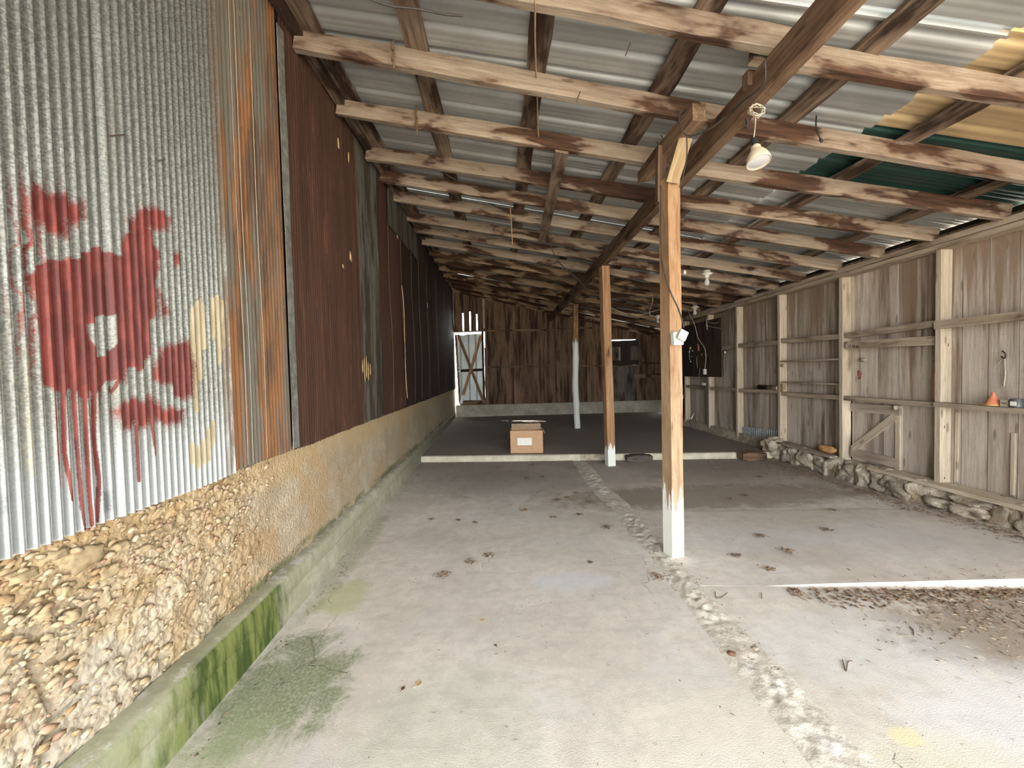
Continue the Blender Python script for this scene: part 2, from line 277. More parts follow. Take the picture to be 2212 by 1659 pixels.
g = G('bulb_glass'); g.b.inputs['Base Color'].default_value = (.9, .88, .82, 1); g.b.inputs['Roughness'].default_value = .12; g.b.inputs['Transmission Weight'].default_value = .55; M['bulb'] = g.m
g = G('lamp_lens'); g.b.inputs['Base Color'].default_value = (.86, .87, .88, 1); g.b.inputs['Roughness'].default_value = .15; g.b.inputs['Metallic'].default_value = .5; M['lens'] = g.m
g = G('yard_gravel'); v = g.pos(); g.done(g.mix(g.st(g.noise(v, 2, 5), .35, .65), (.36, .32, .26), (.46, .41, .34)), .95); M['yard'] = g.m

# ------------------------------------------------------------------ object helpers
WM = {}
def link(name, me, mat, parent=None, mw=None):
    o = bpy.data.objects.new(name, me); sc.collection.objects.link(o)
    if mat and me is not None and not me.materials: me.materials.append(mat)
    mw = mw if mw is not None else Matrix.Identity(4); WM[o] = mw
    if parent is not None: o.parent = parent; o.matrix_basis = WM[parent].inverted() @ mw
    else: o.matrix_basis = mw
    return o
def mesh(name, vs, fs, smooth=False):
    me = bpy.data.meshes.new(name); me.from_pydata([tuple(map(float, v)) for v in vs], [], fs); me.update()
    if smooth: me.polygons.foreach_set('use_smooth', [True]*len(me.polygons))
    return me
def empty(name, loc, label=None, cat=None, group=None, kind=None):
    o = bpy.data.objects.new(name, None); sc.collection.objects.link(o); o.location = loc; o.empty_display_size = .1; WM[o] = Matrix.Translation(loc)
    return tag(o, label, cat, group, kind)
def tag(o, label=None, cat=None, group=None, kind=None):
    if label: o['label'] = label
    if cat: o['category'] = cat
    if group: o['group'] = group
    if kind: o['kind'] = kind
    return o
def frame(p0, p1, up):
    x = (Vector(p1)-Vector(p0)).normalized(); z = Vector(up); z = (z - x*z.dot(x)).normalized(); y = z.cross(x)
    mm = Matrix((x, y, z)).transposed().to_4x4(); mm.translation = Vector(p0); return mm
def board(name, parent, p0, p1, w, t, up, mat, amp=.004, bow=0., seg=None, cut=(0, 0), shape=None, kids=None):
    """a board from p0 to p1, t thick along up, w wide; edges wander by amp like rough sawn or warped timber"""
    L = (Vector(p1)-Vector(p0)).length; seg = seg or max(2, min(14, int(L/.35)))
    vs, fs = [], []; s = random.random()*100
    for i in range(seg+1):
        x = L*i/seg; f = shape(i/seg) if shape else (1, 1)
        by = bow*math.sin(math.pi*i/seg)
        for k, (a, b) in enumerate(((-1, -1), (1, -1), (1, 1), (-1, 1))):
            jx = cut[0]*a*w/2 if i == 0 else (cut[1]*a*w/2 if i == seg else 0)
            dy = amp*noise.noise((x*1.8+s, k*5.1, 0))*2; dz = amp*noise.noise((x*1.8, s, k*3.3))*1.4
            vs.append((x+jx, a*w/2*f[0]+dy+by, b*t/2*f[1]+dz))
    for i in range(seg):
        for k in range(4): a, b = i*4+k, i*4+(k+1) % 4; fs.append((a, b, b+4, a+4))
    fs.append((3, 2, 1, 0)); e = seg*4; fs.append((e, e+1, e+2, e+3))
    return link(name, mesh(name, vs, fs), mat, parent, frame(p0, p1, up))
def box(name, parent, lo, hi, mat, bev=.003):
    lo, hi = Vector(lo), Vector(hi); c = (lo+hi)/2; s = (hi-lo)/2; bm = bmesh.new(); bmesh.ops.create_cube(bm, size=2)
    for v in bm.verts: v.co = Vector((v.co.x*s.x, v.co.y*s.y, v.co.z*s.z))
    if bev: bmesh.ops.bevel(bm, geom=bm.edges[:], offset=min(bev, min(s)*.6), segments=2, affect='EDGES')
    me = bpy.data.meshes.new(name); bm.to_mesh(me); bm.free(); return link(name, me, mat, parent, Matrix.Translation(c))
def tube_geo(pts, r, n=6, r1=None):
    pts = [Vector(p) for p in pts]; vs, fs = [], []; pn = None
    for i, p in enumerate(pts):
        d = (pts[min(i+1, len(pts)-1)]-pts[max(i-1, 0)]).normalized(); a = d.cross(Vector((0, 0, 1)) if abs(d.z) < .95 else Vector((1, 0, 0))).normalized()
        if pn is not None:
            a = (pn - d*pn.dot(d)).normalized()
        pn = a; b = d.cross(a); rr = r + ((r1 if r1 is not None else r)-r)*i/(len(pts)-1)
        for k in range(n): q = 2*math.pi*k/n; vs.append(p+(a*math.cos(q)+b*math.sin(q))*rr)
    for i in range(len(pts)-1):
        for k in range(n): fs.append((i*n+k, i*n+(k+1) % n, (i+1)*n+(k+1) % n, (i+1)*n+k))
    fs.append(tuple(range(n))[::-1]); fs.append(tuple((len(pts)-1)*n+k for k in range(n))); return vs, fs
def smooth_pts(pts, k=6):
    P = [Vector(p) for p in pts]; out = []
    for i in range(len(P)-1):
        a, b, c, d = P[max(i-1, 0)], P[i], P[i+1], P[min(i+2, len(P)-1)]
        for j in range(k):
            t = j/k; out.append(.5*((2*b)+(c-a)*t+(2*a-5*b+4*c-d)*t*t+(3*b-a-3*c+d)*t**3))
    return out+[P[-1]]
def tube(name, parent, pts, r, mat, n=6, sm=True, r1=None):
    P = smooth_pts(pts) if sm and len(pts) > 2 else [Vector(p) for p in pts]
    o0 = P[0].copy(); vs, fs = tube_geo([p-o0 for p in P], r, n, r1); return link(name, mesh(name, vs, fs, True), mat, parent, Matrix.Translation(o0))
def lathe(name, parent, prof, mat, mw, n=24):
    vs, fs = [], []
    for (r, z) in prof:
        for k in range(n): a = 2*math.pi*k/n; vs.append((r*math.cos(a), r*math.sin(a), z))
    for i in range(len(prof)-1):
        for k in range(n): fs.append((i*n+k, i*n+(k+1) % n, (i+1)*n+(k+1) % n, (i+1)*n+k))
    return link(name, mesh(name, vs, fs, True), mat, parent, mw)
def grid(name, parent, P, mat, smooth=True, thick=None):
    """P: array (n, m, 3) of points"""
    n, mm_ = P.shape[:2]; i = np.arange(n*mm_).reshape(n, mm_)
    f = np.stack([i[:-1, :-1], i[1:, :-1], i[1:, 1:], i[:-1, 1:]], -1).reshape(-1, 4)
    me = bpy.data.meshes.new(name); me.vertices.add(n*mm_); me.vertices.foreach_set('co', P.reshape(-1).astype(np.float32))
    me.loops.add(f.size); me.loops.foreach_set('vertex_index', f.reshape(-1).astype(np.int32)); me.polygons.add(len(f))
    me.polygons.foreach_set('loop_start', np.arange(0, f.size, 4, dtype=np.int32)); me.update(calc_edges=True)
    if smooth: me.polygons.foreach_set('use_smooth', np.ones(len(f), dtype=bool))
    me.validate(); return link(name, me, mat, parent)
def vn(x, y, seed=0):                # value noise, vectorised
    xi, yi = np.floor(x).astype(int), np.floor(y).astype(int); fx, fy = x-xi, y-yi; fx = fx*fx*(3-2*fx); fy = fy*fy*(3-2*fy)
    h = lambda a, b: (np.sin(a*127.1+b*311.7+seed*74.7)*43758.5453) % 1
    return (h(xi, yi)*(1-fx)+h(xi+1, yi)*fx)*(1-fy)+(h(xi, yi+1)*(1-fx)+h(xi+1, yi+1)*fx)*fy
def fbm(x, y, o=4, seed=0): return sum(vn(x*2**k, y*2**k, seed+k)/2**k for k in range(o))/sum(1/2**k for k in range(o))-.5
def rock(name, parent, c, s, mat, sub=3, rough=.25, rot=0, seed=0):
    bm = bmesh.new(); bmesh.ops.create_icosphere(bm, subdivisions=sub, radius=1)
    for v in bm.verts:
        p = v.co.copy(); d = 1+rough*noise.noise(p*1.3+Vector((seed, 3, 1)))*2+rough*.5*noise.noise(p*3.1+Vector((seed, 1, 9)))*2
        q = p*d; v.co = Vector(tuple(math.copysign(abs(t)**.75, t) for t in q)); v.co = Vector((v.co.x*s[0], v.co.y*s[1], v.co.z*s[2]))
    for f in bm.faces: f.smooth = True
    me = bpy.data.meshes.new(name); bm.to_mesh(me); bm.free()
    return link(name, me, mat, parent, Matrix.Translation(Vector(c)) @ Matrix.Rotation(rot, 4, 'Z'))

# ------------------------------------------------------------------ setting: ground and floor
yard = grid('floor', None, np.array([[[x, y, -.16] for y in (-60, -.6, 14.3, 70)] for x in (-50, -1.9, 7, 60)], float), M['yard'], False)
tag(yard, kind='structure')
SK = -.085                                               # the slab joints run slightly askew to the walls
def slab(name, xs, ys, z, mat, res=.06, amp=.004, tilt=None, thick=.12, skew=SK, seed=1, parent=yard):
    nx = max(2, int((xs[1]-xs[0])/res)); ny = max(2, int((ys[1]-ys[0])/res))
    X, T = np.meshgrid(np.linspace(*xs, nx), np.linspace(0, 1, ny), indexing='ij')
    Y = ys[0]+(ys[1]-ys[0])*T; Y = Y+skew*(X+1.5)*(1 if skew else 0)
    Z = np.full_like(X, z)+amp*fbm(X*1.4, Y*1.4, 5, seed)
    if tilt is not None: Z = Z+tilt(X, T)
    P = np.stack([X, Y, Z], -1)
    # skirt so that the slab has an edge
    P = np.concatenate([P[:1]*[1, 1, 0]+[0, 0, z-thick], P, P[-1:]*[1, 1, 0]+[0, 0, z-thick]], 0)
    P = np.concatenate([P[:, :1]*[1, 1, 0]+[0, 0, z-thick], P, P[:, -1:]*[1, 1, 0]+[0, 0, z-thick]], 1)
    o = grid(name, parent, P, mat, True)
    o.data.polygons.foreach_set('use_smooth', [False]*len(o.data.polygons)); return o
slab('concrete_slab', (-1.52, 1.27), (-1.2, 7.35), 0, M['floor'], .07, .012)
slab('concrete_slab', (1.42, 5.2), (-.9, 3.11), 0, M['floor'], .07, .012, seed=3)
slab('concrete_slab', (1.40, 5.2), (3.115, 4.66), 0, M['floor'], .07, .01, seed=5, tilt=lambda X, T: np.clip((X-1.9)/2.7, 0, 1)**.8*(.085*(1-T)+.02*T))
slab('concrete_slab', (1.42, 5.2), (4.665, 7.35), -.004, M['floor'], .07, .012, seed=8)
# crumbled strip between the slabs
Xs, Ys = np.meshgrid(np.linspace(-.13, .13, 26), np.arange(-.6, 7.0, .014), indexing='ij')
cx = 1.35+.05*fbm(Ys*.9, Ys*0+3, 4, 2)*2; wob = .02*fbm(Ys*6, Ys*0, 3, 4)
prof = np.clip(1-np.abs(Xs)/.13, 0, 1)
grid('crumbled_joint', yard, np.stack([cx+Xs*(.75+.5*vn(Ys*3, Ys*0))+wob, Ys, .0+.030*prof**.5*(fbm(Xs*26, Ys*20, 5, 9)+.42)*(.5+.8*vn(Ys*2.2, Ys*0, 5))-.003], -1), M['broken'], False)
rs = slab('raised_slab', (-1.52, 4.95), (7.33, 13.9), .10, M['slab'], .1, .008, thick=.16, seed=11, skew=0, tilt=None)
me = rs.data; cs = np.empty(len(me.vertices)*3); me.vertices.foreach_get('co', cs); cs = cs.reshape(-1, 3); t = np.clip((13.9-cs[:, 1])/6.5, 0, 1); cs[:, 1] += SK*(cs[:, 0]+1.5)*t; me.vertices.foreach_set('co', cs.reshape(-1))
box('alcove_slab', yard, (4.9, 10.3, -.05), (7, 13.9, .098), M['slab'], 0)
# pale front edge of the raised slab, in two lengths
def edgestrip(x0, x1, h0, mat, dz=0, out=.012):
    xs = np.arange(x0, x1, .03); P = []
    for j, (dy, z) in enumerate(((.05, .104), (0, .1), (-out, .085), (-out, .04), (-out-.012, -.01))):
        P.append(np.stack([xs, 7.33+SK*(xs+1.5)+dy+.009*fbm(xs*6, xs*0+j*2, 4, 3), z+dz+.008*fbm(xs*9, xs*0+j, 3, 6)*(j > 0)+(.012*fbm(xs*5, xs*0, 3, 9) if j == 4 else 0)], -1))
    grid('slab_edge', yard, np.stack(P, 1), mat, False)
edgestrip(-1.45, 1.42, .1, M['edge']); edgestrip(1.40, 1.92, .1, M['mortar'], -.002, .004); edgestrip(1.9, 4.95, .1, M['edge'])

# ------------------------------------------------------------------ left wall
Yr = np.concatenate([np.arange(-.6, 2.6, .011), np.arange(2.6, 14.0, .06)]); Zr = np.linspace(-.05, 1.10, 92)
Yg, Zg = np.meshgrid(Yr, Zr, indexing='ij'); k = np.clip((3.4-Yg)/1.3, 0, 1)
D = .012*fbm(Yg*1.3, Zg*2, 3, 1)+k*(.055*fbm(Yg*5, Zg*7, 4, 5)+.022*(vn(Yg*38, Zg*46, 7)-.5)+.012*(vn(Yg*80, Zg*85, 9)-.5))+.008*fbm(Yg*8, Zg*14, 3, 8)
crk = np.abs(Yg-(1.36+.05*fbm(Zg*4, Zg*0, 4, 6)*2)); D -= .05*np.clip(1-crk/.018, 0, 1)*(Zg < .72)
top = Zg > 1.095
P = np.stack([-1.52+D*.9-.02*k, Yg, Zg+top*.012*fbm(Yg*5, Yg*0, 4, 2)*2], -1)
P = np.concatenate([P, P[:, -1:]*[0, 1, 1]+[-1.8, 0, 0]], 1)
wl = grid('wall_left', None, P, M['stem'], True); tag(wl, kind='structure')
# kerb at its foot
xs = np.arange(-.6, 13.9, .05); sec = [(-1.53, .286), (-1.46, .284), (-1.425, .279), (-1.412, .262), (-1.41, .17), (-1.413, .163), (-1.408, .15), (-1.405, -.02)]
P = np.stack([np.stack([np.full_like(xs, x)-.007*np.clip(xs, 0, 14)+.010*fbm(xs*2, xs*0+j, 4, 4)+(.006*fbm(xs*14, xs*0+j, 3, 7)), xs, z+.010*fbm(xs*4, xs*0+1, 3, 5)*(z > .2)], -1) for j, (x, z) in enumerate(sec)], 1)
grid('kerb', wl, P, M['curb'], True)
tag(wl.children[0], label='mossy green low concrete kerb')
# gravel and flat stones showing in the crumbling face
def blobs(name, parent, items, mat, kind='stuff'):
    ico = [(0, 0, 1), (.894, 0, .447), (.276, .851, .447), (-.724, .526, .447), (-.724, -.526, .447), (.276, -.851, .447), (.724, .526, -.447), (-.276, .851, -.447), (-.894, 0, -.447), (-.276, -.851, -.447), (.724, -.526, -.447), (0, 0, -1)]
    fc = [(0, 1, 2), (0, 2, 3), (0, 3, 4), (0, 4, 5), (0, 5, 1), (1, 6, 2), (2, 7, 3), (3, 8, 4), (4, 9, 5), (5, 10, 1), (6, 7, 2), (7, 8, 3), (8, 9, 4), (9, 10, 5), (10, 6, 1), (11, 7, 6), (11, 8, 7), (11, 9, 8), (11, 10, 9), (11, 6, 10)]
    vs, fs = [], []
    for (c, s, R_) in items:
        b = len(vs)
        for q in ico:
            v = Vector((q[0]*s[0]*random.uniform(.75, 1.2), q[1]*s[1]*random.uniform(.75, 1.2), q[2]*s[2]*random.uniform(.75, 1.2))); v.rotate(R_); vs.append(Vector(c)+v)
        fs += [tuple(b+i for i in f) for f in fc]
    o = link(name, mesh(name, vs, fs, True), mat, parent); o['kind'] = kind; return o
from mathutils import Euler
it = []
for i in range(2400):
    y = random.uniform(.9, 2.9); z = random.uniform(.3, 1.08); den = max(0, min(1, (2.75-y)/1.2))*(.25+.75*min(1, max(0, (z-.55)/.3)))*(0.4+1.2*vn(np.array(y*3.), np.array(z*4.), 3))
    if random.random() > den: continue
    s = random.choice([.006, .008, .01, .013, .018])*random.uniform(.7, 1.2)
    it.append(((-1.525+random.uniform(-.004, .006), y, z), (s*.45, s*1.5, s*.7), Euler((random.uniform(-.5, .5), 0, 0))))
blobs('pebbles', wl, it, M['pebble'])
for (px, py, a, b) in ((190, 1205, .085, .035), (130, 1198, .05, .018), (320, 1185, .045, .014), (375, 1135, .03, .02), (150, 1275, .03, .022), (165, 1330, .035, .02), (60, 1245, .05, .02), (270, 1180, .04, .016), (245, 1235, .05, .02), (430, 1105, .03, .012), (345, 1150, .035, .014), (100, 1330, .03, .016)):
    p = at(px, py, 'X', -1.51); rock('wall_stone', wl, (-1.53, p.y, p.z), (.02, a*.8, b), M['wstone'], 3, .35, 0, px)

# corrugated sheets
SH = 1.07
def inside(Y, Z, poly, soft):
    P = np.array(poly); n = len(P); d = np.full(Y.shape, 1e9); ins = np.zeros(Y.shape, bool)
    for i in range(n):
        a, b = P[i], P[(i+1) % n]; e = b-a; wy, wz = Y-a[0], Z-a[1]; t = np.clip((wy*e[0]+wz*e[1])/(e@e), 0, 1)
        d = np.minimum(d, np.hypot(wy-e[0]*t, wz-e[1]*t))
        c = ((a[1] <= Z) != (b[1] <= Z)) & (Y < a[0]+e[0]*(Z-a[1])/(e[1] if e[1] else 1e-9)); ins ^= c
    sd = np.where(ins, d, -d); return np.clip(.5+sd/soft*.5, 0, 1)
RED = [[(1.351, 1.954), (1.405, 2.013), (1.479, 2.053), (1.589, 2.108), (1.67, 2.114), (1.682, 2.185), (1.764, 2.238), (1.821, 2.218), (1.832, 2.132), (1.818, 1.967), (1.79, 1.843), (1.771, 1.762), (1.757, 1.663), (1.708, 1.644), (1.651, 1.653), (1.648, 1.588), (1.617, 1.616), (1.573, 1.59), (1.516, 1.558), (1.454, 1.586), (1.403, 1.58), (1.363, 1.597), (1.366, 1.733), (1.356, 1.851)]]
HOLE = [(1.527, 1.812), (1.575, 1.844), (1.621, 1.866), (1.622, 1.784), (1.598, 1.72), (1.564, 1.678), (1.536, 1.737)]
REDS = [[(1.349, 2.202), (1.384, 2.254), (1.432, 2.277), (1.491, 2.272), (1.541, 2.252), (1.551, 2.197), (1.489, 2.169), (1.482, 2.096), (1.424, 2.111), (1.357, 2.118)], [(1.684, 2.238), (1.735, 2.304), (1.839, 2.359), (1.917, 2.349), (1.895, 2.274), (1.831, 2.236), (1.697, 2.183)], [(1.907, 2.184), (1.969, 2.196), (1.974, 2.138), (1.929, 2.112)], [(1.821, 1.746), (1.986, 1.796), (2.02, 1.69), (2.007, 1.521), (1.927, 1.511), (1.828, 1.566), (1.765, 1.585), (1.799, 1.684)], [(1.596, 1.492), (1.645, 1.533), (1.767, 1.529), (1.81, 1.482), (1.944, 1.47), (1.928, 1.389), (1.829, 1.388), (1.783, 1.414), (1.741, 1.4), (1.624, 1.416)], [(1.809, 2.045), (1.867, 1.935), (1.889, 1.876), (1.821, 1.867)]]
REDV = [(1.278, 1.978), (1.297, 2.18), (1.36, 2.3), (1.46, 2.3), (1.40, 1.95), (1.37, 1.6), (1.314, 1.70), (1.274, 1.782)]
CREAM = [[(2.009, 1.97), (2.039, 1.991), (2.062, 1.876), (2.036, 1.462), (1.989, 1.466)], [(2.045, 1.987), (2.083, 1.998), (2.084, 1.832), (2.063, 1.599), (2.027, 1.6)], [(2.087, 1.971), (2.113, 1.976), (2.091, 1.739), (2.072, 1.738)], [(2.154, 2.006), (2.207, 2.035), (2.236, 1.996), (2.234, 1.746), (2.185, 1.646), (2.19, 1.94), (2.143, 1.742)], [(1.955, 1.293), (2.044, 1.3), (2.155, 1.403), (2.1, 1.171), (1.949, 1.194)]]
CREAMS = [[(1.267, 1.753), (1.29, 1.755), (1.269, 1.345), (1.246, 1.337)], [(1.31, 1.729), (1.345, 1.739), (1.348, 1.492), (1.335, 1.285), (1.301, 1.323)], [(1.656, 3.08), (1.675, 3.097), (1.644, 2.277), (1.61, 1.463), (1.595, 1.465), (1.64, 2.542)]]
BLACK = [[(1.537, 1.195), (1.576, 1.183), (1.578, 1.102), (1.536, 1.108)], [(1.242, 1.268), (1.254, 1.264), (1.251, 1.209), (1.24, 1.213)]]
DRIPS = [[(1.399, 1.596), (1.398, 1.487), (1.397, 1.33), (1.4, 1.248)], [(1.428, 1.595), (1.424, 1.356), (1.433, 1.19)], [(1.462, 1.594), (1.463, 1.381), (1.465, 1.15), (1.47, 1.064)], [(1.499, 1.609), (1.498, 1.375), (1.498, 1.172), (1.5, 1.073)], [(1.536, 1.609), (1.531, 1.403), (1.535, 1.23), (1.529, 1.079)], [(1.567, 1.608), (1.559, 1.434), (1.555, 1.26)], [(1.682, 1.418), (1.682, 1.304), (1.682, 1.19)], [(1.755, 1.487), (1.759, 1.328), (1.761, 1.278)], [(1.617, 1.625), (1.605, 1.572), (1.592, 1.537), (1.59, 1.466)]]
PITCH = .0365
def sheet(y0, y1, mat, x=-1.5, amp=.013, pitch=PITCH, z0=SH, res=.0046, zres=.5, top=None, bulge=.0, paint=False, label=None, lean=0.):
    ys = np.arange(y0, y1+res/2, res); top = top or (zl((y0+y1)/2)+.12); nz = max(3, int((top-z0)/zres))
    zs = np.linspace(z0, top, nz)
    if paint: zs = np.concatenate([np.arange(z0, 2.45, .0085), np.linspace(2.46, top, 8)])
    Y, Z = np.meshgrid(ys, zs, indexing='ij')
    X = x+amp*np.sin(2*np.pi*Y/pitch)+bulge*fbm(Y*1.5, Z*.7, 3, int(y0*10))
    Zb = Z.copy(); Zb[:, 0] += .012*fbm(ys*4, ys*0, 3, 3)+(.006*np.random.rand(len(ys)) if amp < .006 else 0)
    P = np.stack([X, Y+lean*(Z-2), Zb], -1)
    if not paint: P0 = P.copy()
    o = grid('tin_sheet', wl, P, mat, True)
    if label: o['label'] = label
    if paint:
        Y0, Z0 = Y, Z; rid = np.floor(Y/PITCH+.25); jit = (np.sin(rid*12.9898)*43758.5) % 1-.5
        Z = Z+.035*jit+.05*fbm(Y*22, Z*7, 4, 11); Y = Y+.03*fbm(Y*9, Z*14, 4, 17)
        red = np.zeros_like(Y)
        for p in RED: red = np.maximum(red, inside(Y, Z, p, .02))
        red *= 1-inside(Y, Z, HOLE, .01)
        for p in REDS: red = np.maximum(red, inside(Y, Z, p, .065)*.95)
        val = (np.cos(2*np.pi*Y/PITCH) > .1)
        red = np.maximum(red, inside(Y, Z, REDV, .2)*np.clip(np.cos(2*np.pi*Y/PITCH)*1.2, 0, 1)*.95)
        wisp = (fbm(Y*9, Z*2, 4, 5)+.5); red = np.maximum(red, .55*wisp*(inside(Y, Z, [(1.6, 1.5), (1.6, 2.0), (1.95, 2.35), (2.0, 2.2), (2.0, 1.6)], .2)))
        Y, Z = Y0, Z0
        for pl_ in DRIPS:
            for a, b in zip(pl_[:-1], pl_[1:]):
                e = np.array(b)-np.array(a); t = np.clip(((Y-a[0])*e[0]+(Z-a[1])*e[1])/(e@e), 0, 1); d = np.hypot(Y-a[0]-e[0]*t, Z-a[1]-e[1]*t); red = np.maximum(red, np.clip(1.15-d/.0030*.6, 0, 1.15))
        crm = np.zeros_like(Y); Zc = Z+.05*jit
        for p in CREAM: crm = np.maximum(crm, inside(Y, Zc, p, .012)*(np.sin(2*np.pi*Y/PITCH+.8) > -.35))
        for p in CREAMS: crm = np.maximum(crm, inside(Y, Z, p, .06)*.75)
        blk = np.zeros_like(Y)
        for p in BLACK: blk = np.maximum(blk, inside(Y, Z, p, .03))
        rst = np.clip((Y-2.2)/.05, 0, 1)*.9
        for nm, A in (('red', red), ('cream', crm), ('black', blk), ('rust', rst)):
            at_ = o.data.attributes.new(nm, 'FLOAT', 'POINT'); at_.data.foreach_set('value', A.reshape(-1).astype(np.float32))
    else:
        o.data.transform(Matrix.Translation((0, -y0, 0))); WM[o] = Matrix.Translation((0, y0, 0)); o.matrix_basis = WM[o]
    return o
sheet(-2.7, 1.2, M['tin'], res=.008, paint=False)
sheet(1.2, 1.62, M['tin'], paint=True, label='galvanised corrugated sheet with red and cream spray paint')
sheet(1.60, 2.27, M['tin'], x=-1.487, paint=True, label='galvanised corrugated sheet with red paint blots')
sheet(2.25, 2.95, M['rust_orange'], x=-1.508, amp=.005, bulge=.01, label='orange rusted corrugated sheet')
for px in (2.42, 2.47, 2.62): tube('lap_edge', wl, [(-1.499, px, 1.09), (-1.498, px+.008, 1.8), (-1.499, px-.004, 2.6), (-1.499, px+.006, 3.95)], .0018, M['wire_w'], 4)
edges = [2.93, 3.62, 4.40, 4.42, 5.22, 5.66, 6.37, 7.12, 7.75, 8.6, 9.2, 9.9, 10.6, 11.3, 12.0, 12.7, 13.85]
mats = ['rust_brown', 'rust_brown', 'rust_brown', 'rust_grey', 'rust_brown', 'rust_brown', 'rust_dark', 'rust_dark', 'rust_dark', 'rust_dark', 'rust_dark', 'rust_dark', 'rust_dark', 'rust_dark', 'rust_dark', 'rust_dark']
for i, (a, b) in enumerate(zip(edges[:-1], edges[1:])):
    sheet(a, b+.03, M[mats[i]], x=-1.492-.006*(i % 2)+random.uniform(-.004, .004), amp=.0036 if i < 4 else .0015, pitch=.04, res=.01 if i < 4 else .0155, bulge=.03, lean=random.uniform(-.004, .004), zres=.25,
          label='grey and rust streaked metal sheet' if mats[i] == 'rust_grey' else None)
board('flashing_strip', wl, (-1.474, 2.94, 1.09), (-1.474, 2.945, 4.05), .085, .006, (1, 0, .0), M['flash'], .004)
for k, y in enumerate((3.62, 4.27, 5.66, 6.37, 7.12, 7.75, 8.6, 9.9, 11.3)):   # bent lap edges, a paler brown than the sheets
    if k > 1: tube('lap_edge', wl, [(-1.484, y, 1.12), (-1.47, y+.02, 1.9), (-1.482, y-.015, 2.9), (-1.48, y+.01, 3.9)], .003, M['twine_d'], 4)
# split grey upper flashing leaning at the eaves, seen between the rafter ends
def plate(name, pts, mat, parent):
    q = [at(px, py, 'X', -1.468) for px, py in pts]; n = len(q); c = sum(q, Vector())/n
    vs = [p-c for p in q]+[p-c-Vector((.006, 0, 0)) for p in q]; fs = [tuple(range(n)), tuple(range(n, 2*n))[::-1]]+[(i, (i+1) % n+0, (i+1) % n+n, i+n) for i in range(n)]
    return link(name, mesh(name, vs, fs), mat, parent, Matrix.Translation(c))
plate('grey_tin_strip', [(838, 405), (838, 482), (862, 512), (884, 540), (884, 482), (868, 440), (852, 412)], M['rust_grey'], wl)
plate('grey_tin_strip', [(885, 483), (885, 536), (902, 562), (902, 508)], M['rust_grey'], wl)
for (px, py, sy, sz) in ((756, 555, .03, .05), (730, 310, .02, .05), (752, 340, .015, .05), (740, 575, .014, .02), (923, 660, .05, .05), (858, 510, .04, .04)):
    p = at(px, py, 'X', -1.49); rock('paint_flake', wl, (-1.484, p.y, p.z), (.004, sy, sz), M['leaf_tan'], 2, .35, 0, px)
for i, px in enumerate((784, 788, 792, 796, 800)):
    p = at(px, 792+(i*7) % 11, 'X', -1.485); rock('paint_streak', wl, (-1.486, p.y, p.z), (.003, .012, .07+.03*((i*3) % 4)), M['leaf_tan'], 2, .3, 0, px)
tube('dried_vine', wl, [at(868, 617, 'X', -1.47), at(872, 660, 'X', -1.47), at(874, 720, 'X', -1.47), at(876, 800, 'X', -1.47), at(880, 860, 'X', -1.47)], .007, M['twine'], 5)
for a, b in (((230, 293), (270, 291)), ((340, 347), (356, 345))):
    tube('nail', wl, [at(*a, 'X', -1.48), at(*b, 'X', -1.468)], .0022, M['rust_nail'], 5, False)
me_ = box('sun_leak_block', wl, (-1.85, -2.8, -.1), (-1.60, 14.0, 4.60), M['dark_wood'], 0)  # unseen slab added behind the sheets to block sun leaks
print('left wall done')

# ------------------------------------------------------------------ right wall
XR = 4.93
ZS = .27
Yp = np.arange(-.6, 10.5, .06); Zp = np.linspace(-.05, .26, 9); Yg, Zg = np.meshgrid(Yp, Zp, indexing='ij')
P = np.stack([4.80-.10*(1-Zg/.26)*.6+.05*fbm(Yg*3, Zg*6, 4, 3)+.03*fbm(Yg*9, Zg*12, 3, 6), Yg, Zg], -1); P = np.concatenate([P, P[:, -1:]*[0, 1, 1]+[5.1, 0, 0]], 1)
wr = grid('wall_right', None, P[::-1], M['mortar'], True); tag(wr, kind='structure')
y = 3.2; i = 0
while y < 6.75:
    w = random.uniform(.15, .32); rows = 2 if random.random() < .25 else 1
    for r_ in range(rows):
        h = .24/rows; zc = .02+h*(r_+.5)
        rock('foundation_stone', wr, (4.755+.03*(zc/.24)+random.uniform(-.02, .02), y+w/2, zc-.01), (.10, w*.62, h*.56), M['rock'], 4, .42, random.uniform(-.2, .2), i*1.7+r_); i += 1
    y += w*.93
yb = [-.6, -.3, 0, .3, .6, .9, 1.2, 1.5, 1.8, 2.1, 2.4, 2.75, 3.1, 3.38, 3.66, 3.90, 4.13, 4.28, 4.55, 4.81, 5.08, 5.33, 5.56, 5.74, 5.94, 6.17, 6.43, 6.7, 6.95, 7.2, 7.46, 7.72, 7.98, 8.25, 8.5, 8.78, 9.05, 9.33, 9.6, 9.9, 10.2, 10.5]
for j, (a, b) in enumerate(zip(yb[:-1], yb[1:])):
    gap = .012 if a in (3.66, 4.13) else .006
    z0 = ZS-.02 if a < 6.7 else .11
    hat = 4.7 < (a+b)/2 < 5.45
    if hat:                                              # above the hatch only
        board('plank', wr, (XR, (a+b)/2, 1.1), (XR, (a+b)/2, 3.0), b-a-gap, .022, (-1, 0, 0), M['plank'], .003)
    else:
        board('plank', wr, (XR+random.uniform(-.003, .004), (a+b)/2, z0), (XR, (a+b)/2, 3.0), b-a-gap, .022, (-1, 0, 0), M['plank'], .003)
for (y, z) in ((4.13, .95), (3.655, .8)): board('batten', wr, (XR-.02, y+.035, .3), (XR-.02, y+.03, z+.1), .03, .012, (-1, 0, 0), M['stud'], .002)
studs = [3.02, 4.25, 5.5, 6.75, 7.98, 9.08, 10.25]
